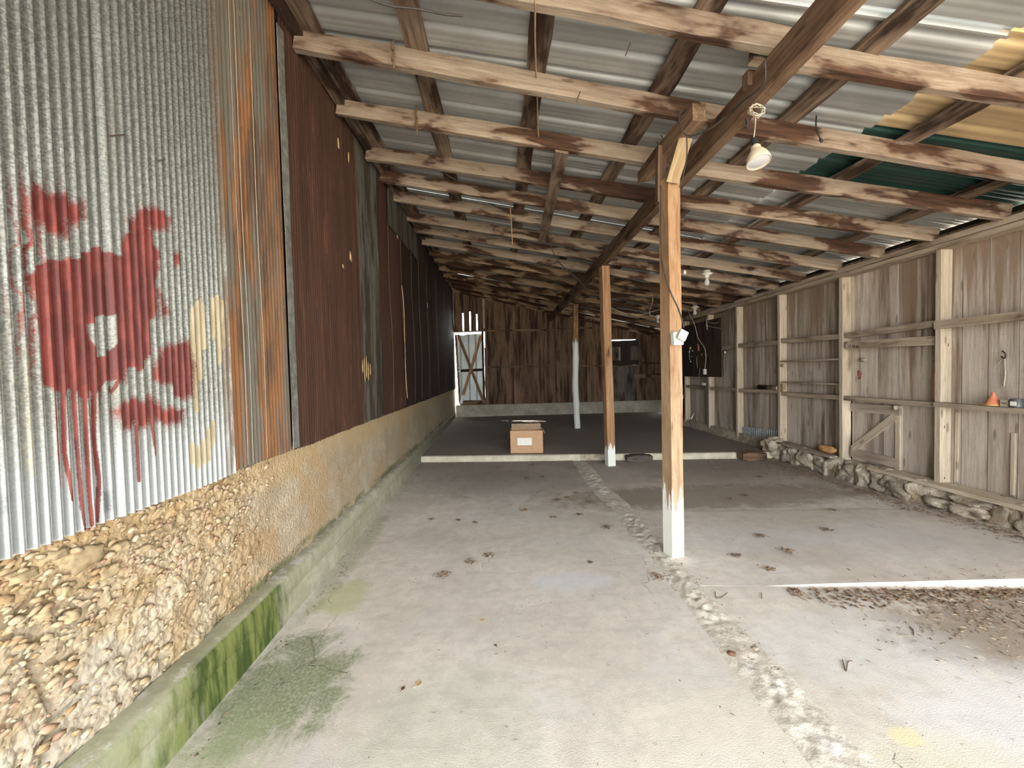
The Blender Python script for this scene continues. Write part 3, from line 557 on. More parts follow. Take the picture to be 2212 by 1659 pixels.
for j, y in enumerate(studs):
    o = board('stud', wr, (4.85, y, ZS if y < 6.7 else .1), (4.85, y, 2.81), .055, .125, (-1, 0, 0), M['stud'], .003)
tag(wr.children[-1])
board('stud_foot', wr, (4.845, 5.5, .21), (4.845, 5.5, .27), .07, .14, (-1, 0, 0), M['white'], .002)
tag(wr.children[-1], label='white painted stud foot')
for a, b in zip(studs[:-1], studs[1:]):
    for z, w_ in ((2.0, .075), (1.13, .06)):
        if a < 3.5: board('girt', wr, (4.80, a+.0, z), (4.80, b+.04-.02, z), .085 if z > 1.5 else .055, .075, (0, -1, 0) if 0 else (-1, 0, 0), M['girt'], .004)
        else: board('girt', wr, (4.845, a+.03, z+random.uniform(-.02, .03)), (4.845, b-.03, z+random.uniform(-.02, .02)), w_, .085, (-1, 0, 0), M['girt'], .004)
board('tool_rack_board', wr, (4.83, 4.30, 1.835), (4.80, 5.42, 1.86), .10, .03, (-1, 0, 0), M['girt'], .003)
for z in (1.67, 1.315): board('shelf_board', wr, (4.84, 5.53, z), (4.84, 6.72, z), .022, .10, (-1, 0, 0), M['girt'], .003)
for z, h in ((1.60, .05), (1.22, .14)): box('shelf_bracket', wr, (4.79, 6.66, z-h/2), (4.82, 6.72 if h < .1 else 6.72, z+h/2), M['post_new'])
box('red_painted_patch', wr, (4.783, 4.273, 1.18), (4.787, 4.28, 1.52), M['red'], 0)
for z in (2.84, 2.905): board('top_plate', wr, (4.83+.012*(z > 2.87), -.6, z+.01), (4.83, 10.4, z-.03), .052 if z < 2.87 else .06, .16, (-1, 0, 0), M['girt'], .004, seg=24)
board('sill_board', wr, (4.77, 2.5, .258), (4.77, 4.95, .264), .24, .036, (0, 0, 1), M['stud'], .006)
board('sill_board', wr, (4.78, 5.56, .275), (4.78, 6.74, .29), .20, .03, (0, 0, 1), M['girt'], .006)
# blocking between the rafters above the plate
board('eave_board', wr, (4.98, -.6, 2.99), (4.98, 10.4, 2.93), .20, .02, (-1, 0, 0), M['dark_wood'], .006, seg=20)
# galvanised strip closing the foot of the third bay
ys = np.arange(6.79, 7.95, .006); zz = np.array([.12, .46]); Yg, Zg = np.meshgrid(ys, zz, indexing='ij')
o = grid('tin_strip', wr, np.stack([4.885-.013*np.sin(2*np.pi*Yg/.06)+.02*fbm(Yg*2, Yg*0, 3), Yg, Zg+(Zg > .2)*(-.08*(Yg-6.8)/1.2+.01*fbm(Yg*10, Yg*0, 2))], -1), M['zinc']); tag(o, label='galvanised corrugated strip')
# spray paint blots and nails
for (px, py, sy, sz) in ((1855, 810, .03, .06), (1940, 945, .028, .06)):
    p = at(px, py, 'X', 4.91); rock('paint_blot', wr, (4.917 if py < 900 else 4.893, p.y, p.z), (.003, sy, sz), M['red'], 2, .35, 0, px)
for (px, py) in ((2048, 748), (2040, 925), (2040, 1035)):
    p = at(px, py, 'X', 4.79); tube('nail', wr, [p, p+Vector((-.03, -.03, .03))], .003, M['rust_nail'], 5, False)

box('daylight_block', wr, (4.955, -.6, .05), (4.985, 5.415, 3.0), M['dark_wood'], 0); box('daylight_block', wr, (4.955, 5.46, .05), (4.985, 10.45, 3.0), M['dark_wood'], 0)  # dark slabs added outside the planks to keep daylight out of the gaps
box('daylight_block', wr, (4.955, 5.415, 1.09), (4.985, 5.46, 3.0), M['dark_wood'], 0); box('daylight_block', wr, (4.955, 5.415, .05), (4.985, 5.46, .62), M['dark_wood'], 0)
# hatch of planks with Z brace
d2 = empty('door_2', (4.9, 5.1, .3), kind='structure')
hy = (4.74, 5.428); w = (hy[1]-hy[0])/3
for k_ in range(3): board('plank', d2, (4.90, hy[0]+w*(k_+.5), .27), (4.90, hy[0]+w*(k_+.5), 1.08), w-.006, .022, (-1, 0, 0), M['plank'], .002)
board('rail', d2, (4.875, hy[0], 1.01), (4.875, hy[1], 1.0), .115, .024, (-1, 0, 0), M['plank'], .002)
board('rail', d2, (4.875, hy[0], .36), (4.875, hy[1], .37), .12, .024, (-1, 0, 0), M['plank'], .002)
board('brace', d2, (4.874, hy[0]+.05, .95), (4.874, hy[1]-.03, .42), .085, .024, (-1, 0, 0), M['stud'], .002)
board('stile', d2, (4.878, hy[0]+.03, .27), (4.878, hy[0]+.03, 1.06), .055, .02, (-1, 0, 0), M['stud'], .002)
rock('knot_latch', d2, (4.85, 4.78, 1.05), (.02, .02, .03), M['stud'], 2, .2)

# ------------------------------------------------------------------ end wall
YB = 13.8
fx = np.linspace(-1.5, 5.62, 90); sec = [(YB-.05, .09), (YB-.05, .49), (YB-.04, .5), (YB+.25, .5)]
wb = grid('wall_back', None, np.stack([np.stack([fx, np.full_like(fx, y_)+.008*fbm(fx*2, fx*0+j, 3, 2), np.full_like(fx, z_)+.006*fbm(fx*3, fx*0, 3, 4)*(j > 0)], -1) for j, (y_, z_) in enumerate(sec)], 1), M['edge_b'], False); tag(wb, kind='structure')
x = -.42; j = 0; holes = (3.9, 4.84)
while x < 6.7:
    w = random.uniform(.17, .29); g_ = -.02; xc = x+w/2
    topz = rb(xc, YB)+.12; y_ = YB+.02+(j % 2)*.018+random.uniform(-.004, .004); sw = random.uniform(-.003, .003)
    if holes[0]-.05 < xc < holes[1]+.02:
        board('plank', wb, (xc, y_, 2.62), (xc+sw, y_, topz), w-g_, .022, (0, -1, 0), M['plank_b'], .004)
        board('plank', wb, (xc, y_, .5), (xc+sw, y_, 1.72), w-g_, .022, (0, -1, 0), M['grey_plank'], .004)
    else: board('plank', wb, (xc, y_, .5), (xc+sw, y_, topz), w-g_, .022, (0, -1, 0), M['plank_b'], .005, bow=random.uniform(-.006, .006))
    x += w; j += 1
for (a, b) in ((-1.50, -1.205), (-1.155, -.965), (-.915, -.735), (-.685, -.52)):    # over the door, with light showing in the gaps
    board('plank', wb, ((a+b)/2, YB+.02, 3.0), ((a+b)/2, YB+.02, rb(a, YB)+.12), b-a, .022, (0, -1, 0), M['plank_b'], .003)
for xg, z_ in ((-1.18, 3.64), (-.94, 3.69), (-.71, 3.60)): board('batten', wb, (xg, YB+.05, z_), (xg, YB+.05, 4.4), .09, .02, (0, -1, 0), M['dark_wood'], .002)
board('door_jamb', wb, (-.47, YB-.03, 3.1), (-.47, YB-.03, rb(-.5, YB)), .06, .05, (0, -1, 0), M['girt'], .002)
board('door_jamb', wb, (-.435, YB-.02, .5), (-.43, YB-.02, 2.45), .11, .05, (0, -1, 0), M['girt_b'], .003)
board('door_jamb', wb, (-.425, YB-.02, 2.45), (-.42, YB-.02, 3.0), .06, .05, (0, -1, 0), M['girt_b'], .003)
board('plank', wb, (-.46, YB+.045, 3.0), (-.46, YB+.045, 4.25), .16, .02, (0, -1, 0), M['plank_b'], .003)
board('door_sill', wb, (-1.36, YB+.02, .54), (-.42, YB+.02, .54), .12, .06, (0, -1, 0), M['girt_b'], .003)
board('door_header', wb, (-1.5, YB-.02, 3.0), (-.45, YB-.02, 3.02), .05, .04, (0, -1, 0), M['girt_b'], .003)
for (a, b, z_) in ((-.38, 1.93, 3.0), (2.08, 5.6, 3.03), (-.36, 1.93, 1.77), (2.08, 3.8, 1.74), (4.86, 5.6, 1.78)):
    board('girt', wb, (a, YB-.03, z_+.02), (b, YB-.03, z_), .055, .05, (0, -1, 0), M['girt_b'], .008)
board('loose_board', wb, (4.65, YB-.06, 1.35), (5.62, YB-.06, 1.36), .13, .03, (0, -1, 0), M['girt_b'], .004)
board('end_stud', wb, (2.02, YB-.045, .5), (2.02, YB-.045, rb(2, YB)), .12, .07, (0, -1, 0), M['girt_b'], .005)
# window closed with boards from outside
w1 = empty('window_1', (4.35, YB, 1.75), kind='structure')
board('casing', w1, (holes[1]+.02, YB-.025, 1.72), (holes[1]+.02, YB-.025, 2.95), .06, .04, (0, -1, 0), M['plank_b'], .002)
board('shutter_board', w1, (4.02, YB+.03, 1.74), (4.02, YB+.03, 2.56), .32, .02, (0, -1, 0), M['grey_plank'], .003)
board('shutter_board', w1, (3.86, YB+.045, 1.66), (4.9, YB+.045, 1.66), .16, .02, (0, -1, 0), M['dark_wood'], .002)
board('shutter_board', w1, (4.37, YB+.035, 1.70), (4.37, YB+.035, 2.585), .42, .02, (0, -1, 0), M['dark_wood'], .003)
board('shutter_board', w1, (4.72, YB+.03, 1.74), (4.72, YB+.03, 2.56), .32, .02, (0, -1, 0), M['grey_plank'], .003)
board('shutter_rail', w1, (3.9, YB, 2.48), (4.82, YB, 2.50), .20, .03, (0, -1, 0), M['dark_wood'], .003)
board('shutter_rail', w1, (3.9, YB, 1.82), (4.82, YB, 1.83), .16, .03, (0, -1, 0), M['dark_wood'], .003)
board('window_sill', w1, (3.85, YB-.04, 1.71), (4.85, YB-.04, 1.72), .03, .06, (0, -1, 0), M['girt_b'], .004)
board('mullion', w1, (4.17, YB-.01, 1.9), (4.17, YB-.01, 2.36), .05, .03, (0, -1, 0), M['girt'], .002)
# door of grey tin with an X brace
d1 = empty('door_1', (-1, YB+.02, .5), kind='structure')
def profile_sheet(name, parent, x0, x1, z0, z1, y, mat):
    xs = np.arange(x0, x1+.001, .01); r_ = ((xs-x0) % .23); h = np.where((r_ > .1) & (r_ < .13), .018, 0); P = np.stack([np.stack([xs, y-h, np.full_like(xs, z)], -1) for z in (z0, z1)], 1)
    return grid(name, parent, P, mat, False)
DT = 2.96
for a, b in ((-1.40, -1.12), (-1.12, -.88), (-.88, -.53)): profile_sheet('door_sheet', d1, a, b, .56, DT-.06+.07*(a+1.34), YB+.04, M['door_tin'])
board('stile', d1, (-1.365, YB+.01, .54), (-1.44, YB+.01, DT-.05), .075, .03, (0, -1, 0), M['beam'], .003)
board('stile', d1, (-.53, YB+.01, .54), (-.53, YB+.01, DT+.04), .075, .03, (0, -1, 0), M['dark_wood'], .003)
board('rail', d1, (-1.36, YB+.01, .60), (-.5, YB+.01, .60), .12, .03, (0, -1, 0), M['beam'], .003)
board('rail', d1, (-1.30, YB+.012, 1.68), (-.52, YB+.012, 1.70), .09, .03, (0, -1, 0), M['dark_wood'], .003)
board('brace', d1, (-1.36, YB-.012, DT-.05), (-.54, YB-.012, .56), .095, .025, (0, -1, 0), M['beam'], .003)
board('brace', d1, (-1.33, YB-.03, .56), (-.58, YB-.03, DT-.1), .095, .025, (0, -1, 0), M['post_far'], .003)
for z_ in (1.66, 1.78): rock('latch', d1, (-1.37, YB-.03, z_), (.03, .02, .025), M['box_white'], 2, .1)
# recess in the far right corner
wc = link('wall_alcove', mesh('a', [(4.95, 10.5, 0), (4.95, 10.5, 3.1), (6.9, 10.5, 0), (6.9, 10.5, 3.1), (6.9, 14, 0), (6.9, 14, 3.1)], [(0, 2, 3, 1), (2, 4, 5, 3)]), M['dark_wood']); tag(wc, kind='structure')
x = 5.0
while x < 6.8: board('plank', wc, (x+.12, 10.47, .1), (x+.12, 10.47, 3.1), .235, .02, (0, -1, 0), M['dark_wood'], .003); x += .24
cab = empty('corner_partition', (5.7, 13.5, .1), 'tall black partition standing in the far right corner behind the posts', 'partition')
board('panel', cab, (5.78, 13.2, .1), (5.78, 13.2, 2.5), .36, .03, (0, -1, 0), M['dark_wood'], .003)
board('panel', cab, (6.12, 13.1, .1), (6.12, 13.1, 2.95), .34, .03, (0, -1, 0), M['ply'], .003)

# ------------------------------------------------------------------ ceiling: sheets, purlins, rafters
ce = empty('ceiling', (0, 0, 4), kind='structure')
RD, PT = .145, .035
def roofz(x, y): return rb(x, y)+RD+PT+.004
def panel(y0, y1, x0, x1, mat, dz=0, label=None):
    n = int((y1-y0)/.0115); ys = np.linspace(y0, y1, n); u = (ys-y0) % .2285
    h = np.interp(u, [0, .02, .045, .07, .09, .2285], [0, 0, .03, .03, 0, 0]); h += np.interp(u, [0, .128, .134, .144, .150, .178, .184, .194, .200, .2285], [0, 0, .004, .004, 0, 0, .004, .004, 0, 0])
    xs = np.linspace(x0, x1, 7); X, Y = np.meshgrid(xs, ys, indexing='ij'); Yk = Y-.045*(X+1.5)
    P = np.stack([X, Yk, roofz(X, Yk)+h[None, :]+dz], -1); o = grid('roof_sheet', ce, P, mat, False)
    if label: o['label'] = label
    return o
pe = [-2.8, -1.9, -1.0, 0, .85, 1.7, 2.45, 3.30, 4.12, 5.03, 5.94, 6.85, 7.76, 8.67, 9.58, 10.49, 11.4, 12.31, 13.22, 14.4]  # front sheets carried past the opening, unseen, to cut sky light on the walls
for i, (a, b) in enumerate(zip(pe[:-1], pe[1:])):
    panel(a, b+.02, -1.75, 2.95, M['roof'], .006*(i % 2))
    mt, lb = M['roof'], None
    if i in (5, 6): mt, lb = (M['roof_tan'], 'tan painted roof sheet')
    if i == 7: mt, lb = (M['roof_green'], 'dark green painted roof sheet')
    panel(a, b+.02, 2.90, 7.2 if b > 10.3 else 5.3, mt, .032+.004*(i % 2), lb)
def along(name, x0, x1, y0, y1, w, t, off, mat, amp=.006, seg=10, x2=None):
    """boards running the length of the shed on top of the rafters"""
    p0 = Vector((x0, y0, rb(x0, y0)+off)); p1 = Vector((x1, y1, rb(x1, y1)+off)); return board(name, ce, p0, p1, w, t, (.195, 0, 1), mat, amp, seg=seg)
for x, w in ((-1.34, .17), (-.55, .165), (.345, .15), (1.29, .15), (2.31, .15), (3.27, .15), (4.39, .14), (5.05, .12)):
    ys = [-1.8, 2.1+random.uniform(-.3, .5), 5.9+random.uniform(-.6, .6), 9.6+random.uniform(-.5, .5), 13.75]
    for a, b in zip(ys[:-1], ys[1:]):
        dx = random.uniform(-.012, .012); along('purlin', x+dx, x+dx+random.uniform(-.015, .015), a, b-.01, w, PT, RD+PT/2, M['purlin'], .012)
yL = [-.3, .6, 1.55, 2.50, 3.16, 3.96, 4.80, 5.38, 6.02, 6.84, 7.42, 8.22, 9.04, 9.72, 10.5, 11.36, 11.93, 12.56, 13.3, 13.72]
yR = [-.6, .3, 1.2, 1.95, 2.55, 3.12, 3.68, 4.30, 4.92, 5.54, 6.20, 6.80, 7.42, 8.0, 8.6, 9.3, 10.1, 11.0, 12.2, 13.3, 13.72]
# left runs land on the beam, right runs start beside them
def raf(xa, ya, xb, yb_, mat, t=.05, d=RD, up=0.):
    p0 = Vector((xa, ya, rb(xa, ya)+d/2+up)); p1 = Vector((xb, yb_, rb(xb, yb_)+d/2+up)); return board('rafter', ce, p0, p1, t, d, (0, 0, 1), mat, .006, seg=14)
pairs = [(-1.9, -1.9), (-1.1, -1.2), (-.3, -.5), (.6, .3), (1.6, 1.2), (2.42, 2.42), (3.16, 3.12), (3.96, 3.68), (4.80, 4.30), (5.38, 4.92), (6.02, 5.54), (6.84, 6.20), (7.42, 6.80), (8.22, 7.42), (9.04, 8.0), (9.72, 8.6), (10.5, 9.3), (11.36, 10.1), (11.93, 11.0), (12.56, 12.0), (13.3, 13.1), (13.72, 13.65)]
for i, (a, b) in enumerate(pairs):
    ym = a+(b-a)*(1.75+1.5)/6.3; mt = M['rafter'] if a < 8.5 else M['rafter_back']
    raf(-1.47, a, 1.86, ym, mt, .055 if a < 6 else .05)
    xe = 4.82 if b < 10.3 else 6.8; yy = b if b < 10.3 else b
    raf(1.62, ym+.06+.03*(i % 2), xe, yy, mt, .055 if a < 6 else .05)
# board along the left wall under the purlin
board('rafter', ce, (-1.44, 1.5, zl(1.5)+RD*.9), (-1.44, 13.7, zl(13.7)+RD*.9), .08, .10, (0, 0, 1), M['purlin'], .01, seg=20)

# ------------------------------------------------------------------ beam, posts and braces
bm0, bm1 = Vector((1.695, -.55, 0)), Vector((1.80, 13.75, 0))
bz = lambda y: 3.285+.002*y
o = board('support_beam', None, (bm0.x, bm0.y, bz(0)+.09), (bm1.x, bm1.y, bz(13)+.09), .09, .18, (0, 0, 1), M['beam'], .004, seg=30)
tag(o, 'long squared dark timber beam running the length of the shed under the rafters', 'beam')
def post(p, top, w, d, mat, label, amp=.004, yaw=0., lean=(0, 0)):
    t = empty('post', (p[0], p[1], p[2]), label, 'post')
    b = board('timber', t, p, (p[0]+lean[0], p[1]+lean[1], top), w, d, (math.sin(yaw), -math.cos(yaw), 0), mat, amp, seg=14); return t
pt = post((1.46, 3.37, -.005), 3.17, .118, .118, M['post'], 'nearest square timber post, orange-brown with white paint at its foot', .003, .28, (.0, 0))
# dovetailed newer piece and the short bolster on the post head
board('splice', pt, (1.452, 3.31, 3.12), (1.50, 3.17, 3.40), .10, .09, (0, -1, .5), M['post_new'], .002)
tag(pt.children[-1], label='pale newer piece spliced on')
board('cheek', pt, (1.405, 3.42, 3.0), (1.41, 3.40, 3.46), .07, .06, (0, -1, 0), M['beam'], .003)
bo = board('bolster', None, (1.50, 2.94, 3.455), (1.42, 3.84, 3.42), .10, .13, (0, 0, 1), M['beam'], .005, cut=(0, .5), seg=6, shape=lambda t: (1, 1-.3*max(0, t-.75)*4*.8))
tag(bo, 'short dark rough timber bolster laid across the head of the nearest post', 'timber')
post((1.825, 6.65, -.005), 3.30, .135, .12, M['post_far'], 'thin square brown post with scorched foot just before the raised slab', .004, .2, (-.05, 0))
# round peeled pole
t3 = empty('post', (1.99, 10.35, .1), 'knobbly round pole post, bark above and peeling white paint below', 'post')
vs, fs = [], []; n, sg = 14, 60
for i in range(sg+1):
    z = i/sg*3.2; cxx = .02*math.sin(z*1.4)+.015*noise.noise((z*1.3, 2, 0))
    for k_ in range(n):
        a = 2*math.pi*k_/n; r = .085-.010*z/3.2+.012*noise.noise((math.cos(a)*1.5, math.sin(a)*1.5, z*4))+.006*noise.noise((math.cos(a)*4, math.sin(a)*4, z*12)); vs.append((z, cxx+r*math.cos(a), r*math.sin(a)))
for i in range(sg):
    for k_ in range(n): fs.append((i*n+k_, i*n+(k_+1) % n, (i+1)*n+(k_+1) % n, (i+1)*n+k_))
fs.append(tuple(range(sg*n, sg*n+n)))
M['pole'] = wood('bark_pole', (.30, .18, .095), (.10, .055, .03), (.04, .02, .012), .45, 1, 0, paint=(2.22, .55, (.66, .67, .62), .27))
link('pole', mesh('pole', vs, fs, True), M['pole'], t3, frame((1.99, 10.35, .1), (1.985, 10.35, 3.3), (0, -1, 0)))
# block shim on the beam
b_ = board('packing_block', None, at(1617, 190, 'Y', 2.62), at(1617, 158, 'Y', 2.62), .05, .06, (0, -1, 0), M['beam'], .003); tag(b_, 'small dark packing block between beam and rafter, above the hanging lamp', 'block')
# long loose board nailed under the rafters
o = board('loose_board', None, (.645, 3.86, rb(.64, 3.9)-.014), (.75, 6.6, rb(.75, 6.6)-.014), .125, .022, (.195, 0, 1), M['purlin'], .004, seg=8); tag(o, 'weathered plank nailed lengthwise beneath the rafters left of the beam', 'plank')

# ------------------------------------------------------------------ lamp hanging from the beam
lp = empty('hanging_lamp', at(1628, 250, 'Y', 2.6), 'cream bell-shaped heat lamp hanging on a cord from the beam', 'lamp')
a0 = at(1632, 250, 'Y', 2.6); a1 = at(1628, 300, 'Y', 2.6)
tube('cord', lp, [a0, a0.lerp(a1, .5)+Vector((.003, 0, 0)), a1], .0035, M['wire_w'], 6)
axis = (at(1630, 366, 'Y', 2.60)+Vector((-.0, -.05, 0)) - a1).normalized(); mw = frame(a1, a1+axis, (0, -1, 0)) @ Matrix.Rotation(math.radians(90), 4, 'Y')
Lh = (at(1626, 362, 'Y', 2.6)-a1).length
k_ = Lh/.19
lathe('socket', lp, [(.002, -.002), (.016*k_, 0), (.020*k_, .012*k_), (.020*k_, .05*k_), (.024*k_, .055*k_), (.024*k_, .062*k_)], M['black'], mw)
lathe('shade', lp, [(.024*k_, .058*k_), (.030*k_, .066*k_), (.032*k_, .085*k_), (.034*k_, .092*k_), (.046*k_, .105*k_), (.060*k_, .13*k_), (.070*k_, .16*k_), (.073*k_, .185*k_), (.071*k_, .187*k_), (.068*k_, .16*k_), (.058*k_, .13*k_), (.03*k_, .10*k_)], M['shade'], mw, 32)
lathe('lens', lp, [(.069*k_, .180*k_), (.05*k_, .186*k_), (.02*k_, .188*k_), (.0005, .188*k_)], M['lens'], mw, 32)
# coil of pale wire on the beam
ctr = at(1630, 243, 'Y', 2.6); pts = []
for i in range(90):
    a = i*.42; r = .040+.008*math.sin(i*1.9); pts.append(ctr+Vector((math.cos(a)*r*1.15, -.02+.012*math.sin(i*.7), math.sin(a)*r*.8+.006*math.sin(i*1.3))))
o = tube('wire_coil', None, pts, .0028, M['wire_w'], 5, False); tag(o, 'tangled coil of pale wire tied to the beam above the hanging lamp', 'wire')
o = tube('tape_end', None, [at(1612, 255, 'Y', 2.6), at(1615, 265, 'Y', 2.6), at(1612, 276, 'Y', 2.6)], .008, M['black'], 6); tag(o, 'bunch of black tape hanging beside the wire coil', 'tape')

# bulbs in porcelain holders
def bulb_holder(p, label, s=1.0, rot=0):
    t = empty('bulb_holder', p, label, 'bulb holder'); mw = Matrix.Translation(p) @ Matrix.Rotation(math.pi, 4, 'X') @ Matrix.Scale(s, 4)
    lathe('porcelain_base', t, [(.001, -.05), (.045, -.05), (.048, -.012), (.075, -.006), (.075, .004), (.05, .014), (.032, .02), (.028, .05), (.02, .052)], M['porc'], mw)
    lathe('bulb', t, [(.014, .045), (.016, .06), (.026, .085), (.033, .11), (.031, .135), (.018, .152), (.0005, .157)], M['bulb'], mw); return t
bulb_holder(at(1527, 592, 'Y', 6.2), 'largest bare bulb in a white porcelain holder, right of the nearest post', 1.15)
bulb_holder(at(1501, 664, 'Y', 8.9), 'second bare bulb in a porcelain holder, above the right wall plate end', 1.1)
bulb_holder(at(1421, 685, 'Y', 10.4), 'small far bare bulb in a holder, left of the nearest post', 1.0)
o = rock('lamp_socket', None, at(1479, 588, 'Y', 6.0), (.022, .022, .035), M['porc'], 2, .1); tag(o, 'small pale empty lamp socket hanging beside the nearest post top', 'socket')

# junction boxes on the near post
jb = box('outlet_box', None, (0, 0, 0), (.085, .05, .105), M['box_white']); c0 = at(1451, 745, 'Y', 3.25); jb.location = c0+Vector((.045, 0, .05)); jb.rotation_euler = (0, math.radians(-2), .15)
tag(jb, 'square white outlet box screwed to the nearest post', 'outlet box')
o = box('cover_plate', None, (0, 0, 0), (.075, .03, .078), M['box_grey']); o.location = at(1474, 724, 'Y', 3.19); o.rotation_euler = (.1, math.radians(24), .25); tag(o, 'tilted grey junction box hanging over the white outlet box', 'outlet box')
def cable(pts, r, mat, label, cat='cable', name='cable'):
    o = tube(name, None, pts, r, mat, 6); tag(o, label, cat); return o
cable([at(1475, 240, 'Y', 2.98), at(1466, 250, 'Y', 2.98), at(1470, 272, 'Y', 2.96), at(1480, 290, 'Y', 2.95), at(1500, 292, 'Y', 2.9), at(1535, 277, 'Y', 2.8), at(1570, 250, 'Y', 2.7), at(1610, 215, 'Y', 2.5), at(1650, 180, 'Y', 2.35), at(1652, 130, 'Y', 2.3)], .0055, M['wire'], 'dark cable looping from the bolster end along the beam side')
cable([at(1483, 290, 'Y', 3.05), at(1484, 330, 'Y', 3.1), at(1478, 370, 'Y', 3.15), at(1468, 405, 'Y', 3.2)], .005, M['wire'], 'black cable hanging down beside the pale splice')
cable([at(1427, 400, 'Y', 3.30), at(1428, 480, 'Y', 3.29), at(1430, 555, 'Y', 3.28), at(1436, 590, 'Y', 3.26), at(1448, 630, 'Y', 3.25), at(1464, 664, 'Y', 3.24), at(1473, 690, 'Y', 3.22), at(1477, 708, 'Y', 3.2)], .006, M['wire'], 'dark cable stapled across the nearest post down to its outlet box')
cable([at(1182, 505, 'Y', 6.5), at(1195, 545, 'Y', 6.6), at(1215, 575, 'Y', 6.8), at(1250, 605, 'Y', 7.0), at(1268, 625, 'Y', 7.2), at(1300, 643, 'Y', 7.2), at(1340, 645, 'Y', 7.2), at(1430, 640, 'Y', 7.0)], .009, M['wire'], 'black cable sagging from the loose plank to the far posts')
cable([at(1315, 662, 'Y', 8.5), at(1345, 675, 'Y', 8.6), at(1380, 680, 'Y', 8.6), at(1412, 672, 'Y', 8.5), at(1428, 668, 'Y', 8.4)], .006, M['wire_w'], 'pale wire drooping between the two square posts')
cable([at(1408, 636, 'Y', 7.4), at(1410, 650, 'Y', 7.4), at(1403, 675, 'Y', 7.6), at(1410, 683, 'Y', 7.6), at(1425, 680, 'Y', 7.6)], .005, M['wire_w'], 'pale wire loop hanging left of the nearest post')
cable([at(1486, 672, 'X', 4.5), at(1500, 700, 'X', 4.5), at(1508, 730, 'X', 4.5), at(1522, 752, 'X', 4.5), at(1525, 775, 'X', 4.5), at(1522, 800, 'X', 4.5)], .008, M['wire_w'], 'pale cord hanging down in front of the dark board on the right')
o = box('hanging_outlet', None, (0, 0, 0), (.06, .06, .12), M['box_grey']); o.location = at(1522, 800, 'X', 4.5)-Vector((.0, .0, .03)); tag(o, 'small pale outlet hanging at the end of the pale cord', 'outlet')
cable([at(790, -6, 'Y', 2.28), at(840, 12, 'Y', 2.33), at(905, 20, 'Y', 2.36), at(960, 31, 'Y', 2.38), at(1000, 34, 'Y', 2.4)], .006, M['wire'], 'black wire under the nearest left rafter')
cable([at(895, 350, 'Y', 4.75), at(930, 358, 'Y', 4.8), at(960, 375, 'Y', 4.85), at(988, 391, 'Y', 4.9)], .006, M['wire'], 'short black wire sagging below the fourth rafter near the left wall')
cable([at(1055, 438, 'Y', 5.7), at(1075, 448, 'Y', 5.8), at(1100, 459, 'Y', 5.9)], .006, M['wire'], 'short black wire between rafters left of the loose plank')
cable([at(1763, 197, 'Y', 3.1), at(1764, 240, 'Y', 3.1), at(1763, 275, 'Y', 3.08), at(1772, 300, 'Y', 3.06)], .005, M['black'], 'black cord dangling from a rafter right of the lamp')
cable([at(1772, 300, 'Y', 3.06), at(1776, 307, 'Y', 3.06)], .010, M['black'], 'frayed black tip of the cord dangling right of the lamp', 'cord end', 'cord_end')
cable([at(1212, 250, 'Y', 2.5)]*0 + [at(1156, -5, 'Y', 2.3), at(1156, 100, 'Y', 2.75), at(1160, 200, 'Y', 3.3), at(1163, 298, 'Y', 3.85)], .006, M['twine'], 'long jute twine hanging in front of the two nearest left rafters', 'twine', 'twine')
cable([at(1102, 418, 'Y', 5.5), at(1103, 460, 'Y', 5.6), at(1105, 490, 'Y', 5.6), at(1107, 528, 'Y', 5.7)], .006, M['twine'], 'short frayed twine hanging left of the loose plank', 'twine', 'twine')
def knotty(c, dz, label):
    pts = [c+Vector((.007*math.sin(i*1.1), .008*math.cos(i*1.3)-.03, -dz*i/14)) for i in range(15)]; o = tube('twine', None, pts, .009, M['twine_d'], 5); tag(o, label, 'twine')
knotty(at(850, 92, 'Y', 3.1), .20, 'knotted twine loop on the second rafter near the left wall')
knotty(at(900, 232, 'Y', 3.9), .26, 'knotted twine bunch on the third rafter near the left wall')
knotty(at(930, 318, 'Y', 4.75), .17, 'twine wrapped on the fourth rafter near the left wall')
for (px, py) in ((1355, 110), (1248, 212)):
    p = at(px, py, 'Y', 2.55 if py < 150 else 3.1); o = tube('bent_nail', None, [p+Vector((.02, 0, .05)), p, p+Vector((-.012, 0, -.03))], .003, M['rust_nail'], 5, False); tag(o, 'thin bent nail under the nearest rafter' if py < 150 else 'thin bent nail under the second rafter, right of the twine', 'nail')
for k_, (a, b) in enumerate((((1428, 292), (1434, 303)), ((1418, 306), (1426, 316)))):
    o = tube('bolster_nail', None, [at(*a, 'Y', 3.55), at(*b, 'Y', 3.5)], .0035, M['rust_nail'], 5, False); tag(o, ('upper', 'lower')[k_]+' of two nails sticking out of the bolster on the nearest post', 'nail')

